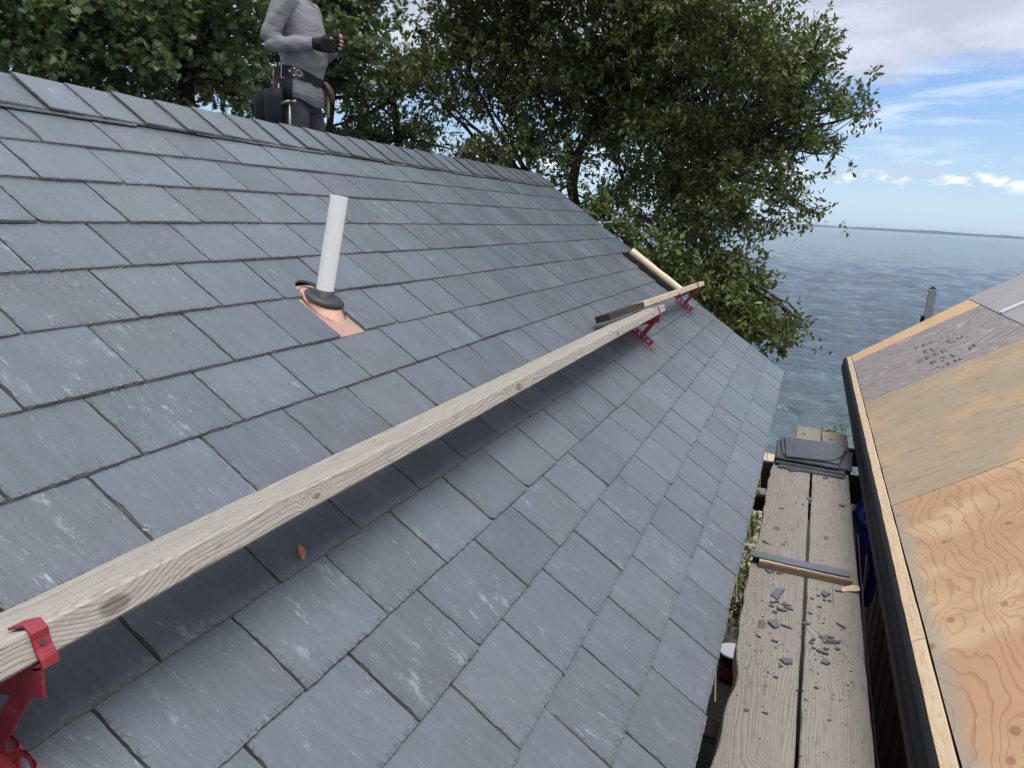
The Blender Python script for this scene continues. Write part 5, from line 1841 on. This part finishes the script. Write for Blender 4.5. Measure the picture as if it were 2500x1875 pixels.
# low plants in the yard seen through the slit beside the slate eave
for i, (x, y, rr0, lb) in enumerate(((12.2, 0.30, 0.42, 'leafy green bush in the yard, seen through the slit beside the slate eave'), (10.6, 0.28, 0.38, 'low bush on pale sand, nearer than the leafy bush in the slit'), (9.2, 0.27, 0.45, 'dark bush at the foot of the slate house, lowest in the slit'), (21.0, -1.2, 0.5, 'shore bush beside the far staging tip, under the drip edge'))):
    z_ = 0.0 if x < 17 else -0.9
    make_tree('ground_bush', lb, 'bush', [(x, y, z_), (x, y, z_ + 0.15), (x, y, z_ + 0.3)], 0.02, [(x, y, z_ + 0.32, rr0), (x + 0.35, y + 0.15, z_ + 0.25, rr0 * 0.7), (x - 0.3, y - 0.05, z_ + 0.25, rr0 * 0.7)], 'shrub_leaf', OVATE, 0.09, 150, 80 + i, bronze=0.05)

# ------------------------------------------------------------------ the roofer behind the ridge
PB = np.array([4.63, 3.45, -0.235 + CZ])
FW = _nrm(np.array([0.20, -0.98, 0]))
RT = np.array([FW[1], -FW[0], 0])          # his right hand side
UP = np.array([0, 0, 1.0])


def pw(f, r, u):
    return PB + FW * f + RT * r + UP * u


PERSON = thing('person', 'person in grey long-sleeved shirt, dark trousers and tool belt standing behind the ridge', 'person', tuple(PB))


SUB = []


def blob_mesh(name, shapes, mat, voxel, smooth_it=6, parent=PERSON, disp=None):
    """union of closed shapes fused into one continuous skin"""
    v, f = soup(shapes)
    me = mesh_from(name, v - PB, f, mat)
    o = bpy.data.objects.new(name, me)
    COL.objects.link(o)
    rm = o.modifiers.new('fuse', 'REMESH')
    rm.mode = 'VOXEL'
    rm.voxel_size = voxel
    sm = o.modifiers.new('soft', 'SMOOTH')
    sm.iterations = smooth_it
    sm.factor = 0.5
    dg = bpy.context.evaluated_depsgraph_get()
    me2 = bpy.data.meshes.new_from_object(o.evaluated_get(dg))
    o.modifiers.clear()
    o.data = me2
    me2.name = name
    if not me2.materials:
        me2.materials.append(mat)
    if disp:
        n = len(me2.vertices)
        co = np.empty(n * 3, np.float32)
        me2.vertices.foreach_get('co', co)
        co = co.reshape(-1, 3)
        no = np.empty(n * 3, np.float32)
        me2.vertices.foreach_get('normal', no)
        no = no.reshape(-1, 3)
        co = co + no * disp(co)[:, None]
        me2.vertices.foreach_set('co', co.astype(np.float32).ravel())
    me2.polygons.foreach_set('use_smooth', np.ones(len(me2.polygons), dtype=bool))
    me2.update()
    o.parent = parent
    return o


def loft(rings, n=20):
    """rings: (f, r, u, half depth, half width[, yaw])"""
    V, F = [], []
    for q in rings:
        f0, r0, u0, a, b = q[:5]
        for k in range(n):
            th = 2 * math.pi * k / n
            c, s = math.cos(th), math.sin(th)
            e = 0.85
            V.append(pw(f0 + a * math.copysign(abs(c) ** e, c), r0 + b * math.copysign(abs(s) ** e, s), u0))
    m = len(rings)
    for i in range(m - 1):
        for k in range(n):
            F.append((i * n + k, i * n + (k + 1) % n, (i + 1) * n + (k + 1) % n, (i + 1) * n + k))
    F.append(tuple(range(n - 1, -1, -1)))
    F.append(tuple((m - 1) * n + k for k in range(n)))
    return np.array(V), F


def limb(pts, rads, n=14):
    P_ = np.array([pw(*p) for p in pts])
    u = np.linspace(0, 1, len(P_))
    uu_ = np.linspace(0, 1, len(P_) * 4)
    Q = np.stack([np.interp(uu_, u, P_[:, k]) for k in range(3)], 1)
    R0 = np.interp(uu_, u, rads)
    for _ in range(2):
        Q[1:-1] = (Q[:-2] + 2 * Q[1:-1] + Q[2:]) / 4
    return tube(Q, R0, n)


# body (skin): head, neck, trunk, arms, legs as one figure
SH_R, EL_R, WR_R = (-0.01, 0.205, 1.475), (-0.10, 0.285, 1.185), (0.165, 0.165, 1.215)
SH_L, EL_L, WR_L = (-0.01, -0.205, 1.475), (-0.02, -0.275, 1.185), (0.190, -0.120, 1.235)
head = [(0.03, 0, 1.60, 0.070, 0.062), (0.035, 0, 1.64, 0.088, 0.070), (0.03, 0, 1.70, 0.098, 0.076), (0.02, 0, 1.76, 0.098, 0.077), (0.01, 0, 1.81, 0.085, 0.068), (0.01, 0, 1.84, 0.05, 0.04)]
shapes = [loft(head), limb([(0.0, 0, 1.48), (0.02, 0, 1.64)], [0.062, 0.056]),
          limb([(0.115, 0, 1.715), (0.138, 0, 1.685), (0.120, 0, 1.675)], [0.010, 0.016, 0.012], 8),
          limb([(0.01, 0.078, 1.72), (0.0, 0.086, 1.69)], [0.018, 0.012], 8), limb([(0.01, -0.078, 1.72), (0.0, -0.086, 1.69)], [0.018, 0.012], 8),
          loft([(0, 0, 0.92, 0.10, 0.16), (0, 0, 1.05, 0.10, 0.15), (0, 0, 1.25, 0.105, 0.16), (0, 0, 1.42, 0.095, 0.17), (0, 0, 1.50, 0.06, 0.11)]),
          limb([SH_R, EL_R, WR_R], [0.050, 0.042, 0.028]), limb([SH_L, EL_L, WR_L], [0.050, 0.042, 0.028]),
          limb([(0, 0.095, 0.95), (0.01, 0.105, 0.50), (-0.03, 0.11, 0.08)], [0.080, 0.055, 0.040]), limb([(0, -0.095, 0.95), (0.05, -0.105, 0.50), (0.06, -0.11, -0.04)], [0.080, 0.055, 0.040])]
blob_mesh('body', shapes, MAT['skin'], 0.012, 4)
for sgn in (1, -1):
    v, f = lathe([(0.0, -0.009), (0.008, -0.005), (0.0105, 0.0), (0.008, 0.005), (0.001, 0.009)], pw(0.118, sgn * 0.032, 1.725), 10)
    mk('eye', v, f, MAT['pvc'], PERSON, smooth=True)
v, f = limb([(0.124, 0.024, 1.645), (0.132, 0, 1.643), (0.124, -0.024, 1.645)], [0.003, 0.006, 0.003], 8)
mk('mouth', v, f, MAT['dry_leaf'], PERSON, smooth=True)
hair = [(0.0, 0, 1.70, 0.085, 0.081), (0.0, 0, 1.76, 0.102, 0.083), (0.005, 0, 1.81, 0.095, 0.076), (0.005, 0, 1.85, 0.055, 0.045)]
blob_mesh('hair', [loft([(-0.035, 0, 1.66, 0.055, 0.070)] + [(a - 0.008, b, c, d, e) for a, b, c, d, e in hair])], MAT['hair'], 0.010, 4)


def shirt_folds(co):
    f = co @ FW
    r = co @ RT
    u = co[:, 2]
    d = 0.0025 * np.sin(u * 70 + f * 38 + 2.0 * np.sin(r * 14)) * np.clip((1.36 - u) * 6, 0.25, 1.0)
    d += 0.003 * np.sin(u * 46 - f * 60 + r * 20) * (np.abs(r) > 0.17)
    d += 0.002 * np.sin(f * 34 + u * 9)
    return d


torso = [(0.00, 0, 0.905, 0.130, 0.182), (0.00, 0, 0.96, 0.136, 0.186), (0.012, 0, 1.05, 0.128, 0.172), (0.030, 0, 1.13, 0.142, 0.180), (0.030, 0, 1.24, 0.142, 0.184), (0.018, 0, 1.36, 0.130, 0.190), (0.005, 0, 1.45, 0.105, 0.180), (0.0, 0, 1.505, 0.070, 0.115), (0.005, 0, 1.535, 0.062, 0.075)]
shapes = [loft(torso, 28),
          limb([(0.0, 0.13, 1.47), SH_R, (-0.055, 0.255, 1.33), EL_R, (0.03, 0.235, 1.196), WR_R], [0.070, 0.076, 0.063, 0.056, 0.050, 0.040]),
          limb([(0.0, -0.13, 1.47), SH_L, (-0.02, -0.25, 1.33), EL_L, (0.11, -0.195, 1.206), WR_L], [0.070, 0.076, 0.063, 0.056, 0.050, 0.040])]
blob_mesh('shirt', shapes, MAT['shirt_fabric'], 0.010, 5, disp=shirt_folds)
# untucked hem falling at the front right
V, F = [], []
nh = 26
for i in range(nh):
    th = math.radians(-70 + 150 * i / (nh - 1))
    for k, (u, g) in enumerate(((1.02, 0.004), (0.97, 0.010), (0.92, 0.014), (0.875 - 0.055 * math.exp(-((i - 14) / 6) ** 2), 0.018))):
        wv = 0.006 * math.sin(i * 1.1 + k)
        V.append(pw(0.0 + (0.136 + g + wv) * math.cos(th), (0.185 + g + wv) * math.sin(th), u))
F = [(i * 4 + k, i * 4 + k + 1, (i + 1) * 4 + k + 1, (i + 1) * 4 + k) for i in range(nh - 1) for k in range(3)]
o = mk('shirt_hem', V, F, MAT['shirt_fabric'], PERSON, smooth=True)
o.modifiers.new('thick', 'SOLIDIFY').thickness = 0.004

shapes = [loft([(-0.005, 0, 0.80, 0.13, 0.175), (0.0, 0, 0.90, 0.128, 0.180), (0.0, 0, 1.02, 0.118, 0.168)]),
          limb([(0.0, 0.09, 0.90), (0.005, 0.10, 0.72), (0.015, 0.108, 0.48), (-0.03, 0.11, 0.10)], [0.100, 0.098, 0.078, 0.066]),
          limb([(0.0, -0.09, 0.90), (0.03, -0.10, 0.70), (0.055, -0.108, 0.46), (0.06, -0.11, 0.0)], [0.100, 0.098, 0.078, 0.066])]
blob_mesh('trousers', shapes, MAT['pants_fabric'], 0.012, 5, disp=lambda co: 0.004 * np.sin(co[:, 2] * 30 + (co @ FW) * 40))
for nm, (f0, r0, u0) in (('boot', (-0.03, 0.11, 0.05)), ('boot', (0.06, -0.11, -0.07))):
    blob_mesh(nm, [limb([(f0 - 0.06, r0, u0), (f0 + 0.05, r0, u0), (f0 + 0.17, r0, u0 - 0.05)], [0.055, 0.055, 0.042]), limb([(f0 - 0.03, r0, u0), (f0 - 0.03, r0, u0 + 0.14)], [0.055, 0.055])], MAT['boot_leather'], 0.012, 3)


def hand(wr, fwd, side, curl, mats, name, thumb_side):
    """gloved hand: palm, four unequal bent fingers, thumb from the side of the palm; bare finger ends"""
    fwd = _nrm(np.array(fwd, float))
    side = np.array(side, float)
    side = _nrm(side - fwd * (fwd @ side))
    nrm_ = np.cross(fwd, side)
    W0 = pw(*wr)

    def hp(a, b, c):
        return W0 + fwd * a + side * b + nrm_ * c
    sh = [tube([hp(-0.05, 0, 0), hp(0.0, 0, 0), hp(0.03, 0, 0)], [0.038, 0.036, 0.036], 12)]
    for b in (-0.030, -0.010, 0.010, 0.030):
        sh.append(tube([hp(0.0, b * 0.7, 0), hp(0.05, b, 0.002), hp(0.092, b * 1.05, 0.0)], [0.020, 0.018, 0.015], 10))
    tips = []
    for b, ln in ((-0.033, 0.066), (-0.011, 0.080), (0.011, 0.086), (0.033, 0.076)):
        p0 = np.array([0.090, b * 1.05, 0.0])
        a1 = curl
        p1 = p0 + ln * 0.48 * np.array([math.cos(a1), 0, -math.sin(a1)])
        a2 = curl * 2.1
        p2 = p1 + ln * 0.32 * np.array([math.cos(a2), 0, -math.sin(a2)])
        a3 = curl * 2.7
        p3 = p2 + ln * 0.26 * np.array([math.cos(a3), 0, -math.sin(a3)])
        sh.append(tube([hp(*p0), hp(*p1), hp(*(p1 * 0.4 + p2 * 0.6))], [0.0115, 0.0105, 0.0098], 10))
        tips.append(tube([hp(*p1), hp(*p2), hp(*p3)], [0.0090, 0.0086, 0.0062], 8))
    tb = thumb_side
    t0, t1, t2_, t3_ = (0.025, 0.030 * tb, -0.012), (0.055, 0.052 * tb, -0.028), (0.085, 0.050 * tb, -0.042), (0.105, 0.040 * tb, -0.050)
    sh.append(tube([hp(*t0), hp(*t1), hp(*t2_)], [0.017, 0.0135, 0.0115], 10))
    tips.append(tube([hp(*t2_), hp(*t3_)], [0.0105, 0.0075], 8))
    blob_mesh(name, sh, mats[0], 0.0055, 3)
    v, f = soup(tips)
    mk('bare_fingers', v, f, mats[1], PERSON, smooth=True)




def to_world(v):
    return FW * v[0] + RT * v[1] + UP * v[2]


hand((0.185, 0.152, 1.214), to_world((0.93, -0.36, 0.0)), to_world((0.10, 0.05, 1.0)), 0.95, (MAT['glove_fabric'], MAT['skin']), 'glove', 1)
hand((0.215, -0.085, 1.255), to_world((0.30, 0.95, 0.02)), to_world((0.05, 0.05, 1.0)), 1.15, (MAT['glove_fabric'], MAT['skin']), 'glove', 1)

# tool belt
V, F = [], []
nb2 = 48
for i in range(nb2):
    th = 2 * math.pi * i / nb2
    for (du, g) in ((-0.036, 0.002), (-0.036, 0.010), (0.036, 0.010), (0.036, 0.002)):
        fr_ = math.cos(th)
        V.append(pw(0.0 + (0.148 + g) * math.cos(th), (0.192 + g) * math.sin(th), 1.035 + du * (0.75 + 0.25 * abs(math.sin(th))) - 0.045 * max(0, fr_) ** 2))
F = [(i * 4 + k, ((i + 1) % nb2) * 4 + k, ((i + 1) % nb2) * 4 + (k + 1) % 4, i * 4 + (k + 1) % 4) for i in range(nb2) for k in range(4)]
TB = mk('tool_belt', V, F, MAT['belt_leather'], PERSON, smooth=False)


def belt_pt(deg, du=0.0, out=0.012):
    th = math.radians(deg)
    return np.array([(0.148 + out) * math.cos(th), (0.192 + out) * math.sin(th), 1.035 + du - 0.045 * max(0, math.cos(th)) ** 2])


# brown leather tab with rivets and ring, on his right hip
V, F = [], []
for i in range(10):
    a = 52 + 34 * i / 9
    w_ = 0.036 * math.sin(math.pi * (0.12 + 0.80 * i / 9))
    for du in (-w_, w_):
        V.append(pw(*belt_pt(a, du, 0.0155)))
F = [(2 * i, 2 * i + 1, 2 * i + 3, 2 * i + 2) for i in range(9)]
o = mk('leather_tab', V, F, MAT['brown_leather'], PERSON)
o.modifiers.new('thick', 'SOLIDIFY').thickness = 0.004
for a, du in ((82, 0.0), (72, 0.022), (72, -0.022)):
    p = pw(*belt_pt(a, du, 0.022))
    v, f = lathe([(0.0065, -0.004), (0.006, 0.003), (0.003, 0.006)], p, 10)
    mk('rivet', v, f, MAT['steel'], PERSON, smooth=True)
rp = []
for k in range(17):
    th = 2 * math.pi * k / 16
    q = belt_pt(63, 0.017 * math.sin(th), 0.023)
    b_ = belt_pt(63 + 6 * math.cos(th), 0.017 * math.sin(th), 0.023)
    rp.append(pw(*b_))
v, f = tube(rp, 0.0022, 6)
mk('belt_ring', v, f, MAT['steel'], PERSON, smooth=True)
for a in (100, 128):
    bp = [pw(*belt_pt(a - 5, 0.046, 0.014)), pw(*belt_pt(a + 5, 0.046, 0.014)), pw(*belt_pt(a + 5, 0.046, 0.016)), pw(*belt_pt(a + 5, -0.044, 0.016)), pw(*belt_pt(a - 5, -0.044, 0.014))]
    v, f = tube(bp[1:5] if a == 128 else [bp[0], bp[1], bp[3], bp[4]], 0.003, 6)
    mk('belt_loop', v, f, MAT['steel'] if a == 100 else MAT['belt_leather'], PERSON)


def pouch(deg, top_du, hgt, wd, dep, name, seed, open_top=True):
    c = belt_pt(deg, 0, 0.012)
    th = math.radians(deg)
    o_ = np.array([math.cos(th), math.sin(th), 0])
    o_ = o_ / np.linalg.norm(o_)
    t0 = np.array([-o_[1], o_[0], 0])
    rg = []
    V, F = [], []
    n = 22
    levs = [(0.0, 1.0, 0.95), (0.25, 1.02, 1.10), (0.55, 1.0, 1.15), (0.82, 0.88, 0.95), (0.96, 0.66, 0.6), (1.0, 0.35, 0.3)]
    for (q, sw, sd) in levs:
        for k in range(n):
            a = 2 * math.pi * k / n
            x = math.copysign(abs(math.cos(a)) ** 0.75, math.cos(a)) * wd / 2 * sw
            y = math.copysign(abs(math.sin(a)) ** 0.8, math.sin(a)) * dep / 2 * sd
            p = c + t0 * x + o_ * (dep / 2 + 0.004 + y) + np.array([0, 0, top_du - hgt * q - (0.02 * (y / dep) if q == 0 else 0)])
            V.append(pw(*p))
    for i in range(len(levs) - 1):
        for k in range(n):
            F.append((i * n + k, (i + 1) * n + k, (i + 1) * n + (k + 1) % n, i * n + (k + 1) % n))
    F.append(tuple((len(levs) - 1) * n + k for k in range(n)))
    if not open_top:
        F.append(tuple(range(n)))
    o = mk(name, V, F, MAT['pouch_leather'], PERSON, smooth=True)
    md = o.modifiers.new('thick', 'SOLIDIFY')
    md.thickness = 0.004
    return c, t0, o_


# backing flap, then two bags
V, F = [], []
for i in range(14):
    a = 78 + 82 * i / 13
    for du in (-0.030, -0.11, -0.19):
        V.append(pw(*belt_pt(a, du, 0.010 + 0.004 * (du < -0.05))))
F = [(i * 3 + k, i * 3 + k + 1, i * 3 + k + 4, i * 3 + k + 3) for i in range(13) for k in range(2)]
o = mk('pouch_flap', V, F, MAT['pouch_leather'], PERSON, smooth=True)
o.modifiers.new('thick', 'SOLIDIFY').thickness = 0.005
c1, ta1, oa1 = pouch(112, -0.115, 0.27, 0.13, 0.09, 'tool_pouch', 1)
c2, ta2, oa2 = pouch(160, -0.12, 0.26, 0.18, 0.13, 'tool_pouch', 2)
# pencil and chisel in the pouch, hammer on its loop
pA = c1 + oa1 * 0.035 + np.array([0, 0, -0.16])
pp0 = pA + ta1 * 0.02
PN = thing('pencil', 'red and yellow carpenter pencil standing in the tool pouch', 'pencil', tuple(pw(*pp0)))
v, f = tube([pw(*pp0), pw(*(pp0 + np.array([0, 0, 0.125])))], 0.0055, 8)
mk('red_shaft', v, f, MAT['red_ink'], PN)
v, f = tube([pw(*(pp0 + np.array([0, 0, 0.125]))), pw(*(pp0 + np.array([0, 0, 0.155])))], 0.0052, 8)
mk('yellow_end', v, f, MAT['pale_stick'], PN)
for off_, colr, r0, up_, lb in ((-0.03, 'steel', 0.006, 0.075, 'thin steel tool standing in the tool pouch in front of the pencil'), (0.045, 'brown_leather', 0.009, 0.06, 'short brown tool handle in the tool pouch behind the pencil')):
    st = pA + ta1 * off_
    v, f = tube([pw(*st), pw(*(st + np.array([0, 0, up_])))], r0, 8)
    mk('hand_tool', v, f, MAT[colr], label=lb, cat='hand tool')
HM = thing('hammer', 'steel claw hammer hanging from the tool belt of the person', 'hammer', tuple(pw(*belt_pt(82, -0.25, 0.05))), None)
hc = belt_pt(80, -0.205, 0.050)
v, f = tube([pw(*hc), pw(*(hc + np.array([0.0, 0.0, -0.40])))], [0.010, 0.012], 10)
mk('handle', v, f, MAT['tool_steel'], HM, smooth=True)
for s_ in (-0.012, 0.012):
    pts = [pw(*(hc + np.array([0.005, s_ * 0.4, 0.010]))), pw(*(hc + np.array([-0.025, s_ * 0.8, 0.006]))), pw(*(hc + np.array([-0.055, s_, -0.008]))), pw(*(hc + np.array([-0.078, s_ * 1.2, -0.034])))]
    v, f = tube(pts, [0.012, 0.011, 0.009, 0.004], 8)
    mk('claw', v, f, MAT['tool_steel'], HM, smooth=True)
v, f = tube([pw(*(hc + np.array([0.0, 0, 0.008]))), pw(*(hc + np.array([0.03, 0, 0.010]))), pw(*(hc + np.array([0.045, 0, 0.010])))], [0.012, 0.011, 0.015], 10)
mk('hammer_face', v, f, MAT['tool_steel'], HM, smooth=True)
# front pouch edge and tool on his left, seen past the thigh
v, f = tube([pw(0.16, -0.10, 0.93), pw(0.15, -0.12, 0.78)], [0.012, 0.012], 10)
mk('hand_tool', v, f, MAT['pale_stick'], smooth=True, label='wooden tool handle hanging at the far hip of the person', cat='hand tool')
v, f = loft([(0.155, -0.06, 1.01, 0.012, 0.035), (0.185, -0.075, 0.96, 0.018, 0.045), (0.195, -0.09, 0.90, 0.014, 0.035), (0.19, -0.1, 0.885, 0.004, 0.01)], 14)
mk('front_pouch', v, f, MAT['brown_leather'], PERSON, smooth=True)

# ------------------------------------------------------------------ air over the water
HZ = bpy.data.materials.new('haze_air')
HZ.use_nodes = True
ht = NT(HZ.node_tree)
ht.n.clear()
ho = ht.new('ShaderNodeOutputMaterial')
hv = ht.new('ShaderNodeVolumePrincipled')
hv.inputs['Color'].default_value = (0.72, 0.84, 1.0, 1)
hv.inputs['Density'].default_value = 0.00005
hv.inputs['Anisotropy'].default_value = 0.2
ht.l.new(hv.outputs[0], ho.inputs['Volume'])
v, f = box((7900, 0, 22.0), 16200.0 + 400, 33000.0, 52.0)
hz = mk('haze', v, f, HZ, kind='stuff', origin=(0, 0, 0))

# pieces that belong to a part of their thing
for parent_name, kids in (('tool_belt', ('leather_tab', 'rivet', 'belt_ring', 'belt_loop', 'pouch_flap')), ('body', ('eye', 'mouth', 'hair')), ('pipe', ('pipe_print',)),
                          ('pail', ('label_band',)), ('copper_cone', ()), ('clip', ('nail_hole',)), ('glove', ('bare_fingers',))):
    for o in list(COL.objects):
        base = o.name.split('.')[0]
        if base in kids and o.parent is not None and o.parent.type == 'EMPTY':
            for q in o.parent.children:
                if q.name.split('.')[0] == parent_name and (parent_name not in ('glove',) or q.name[5:] == o.name[12:]):
                    o.parent = q
                    break
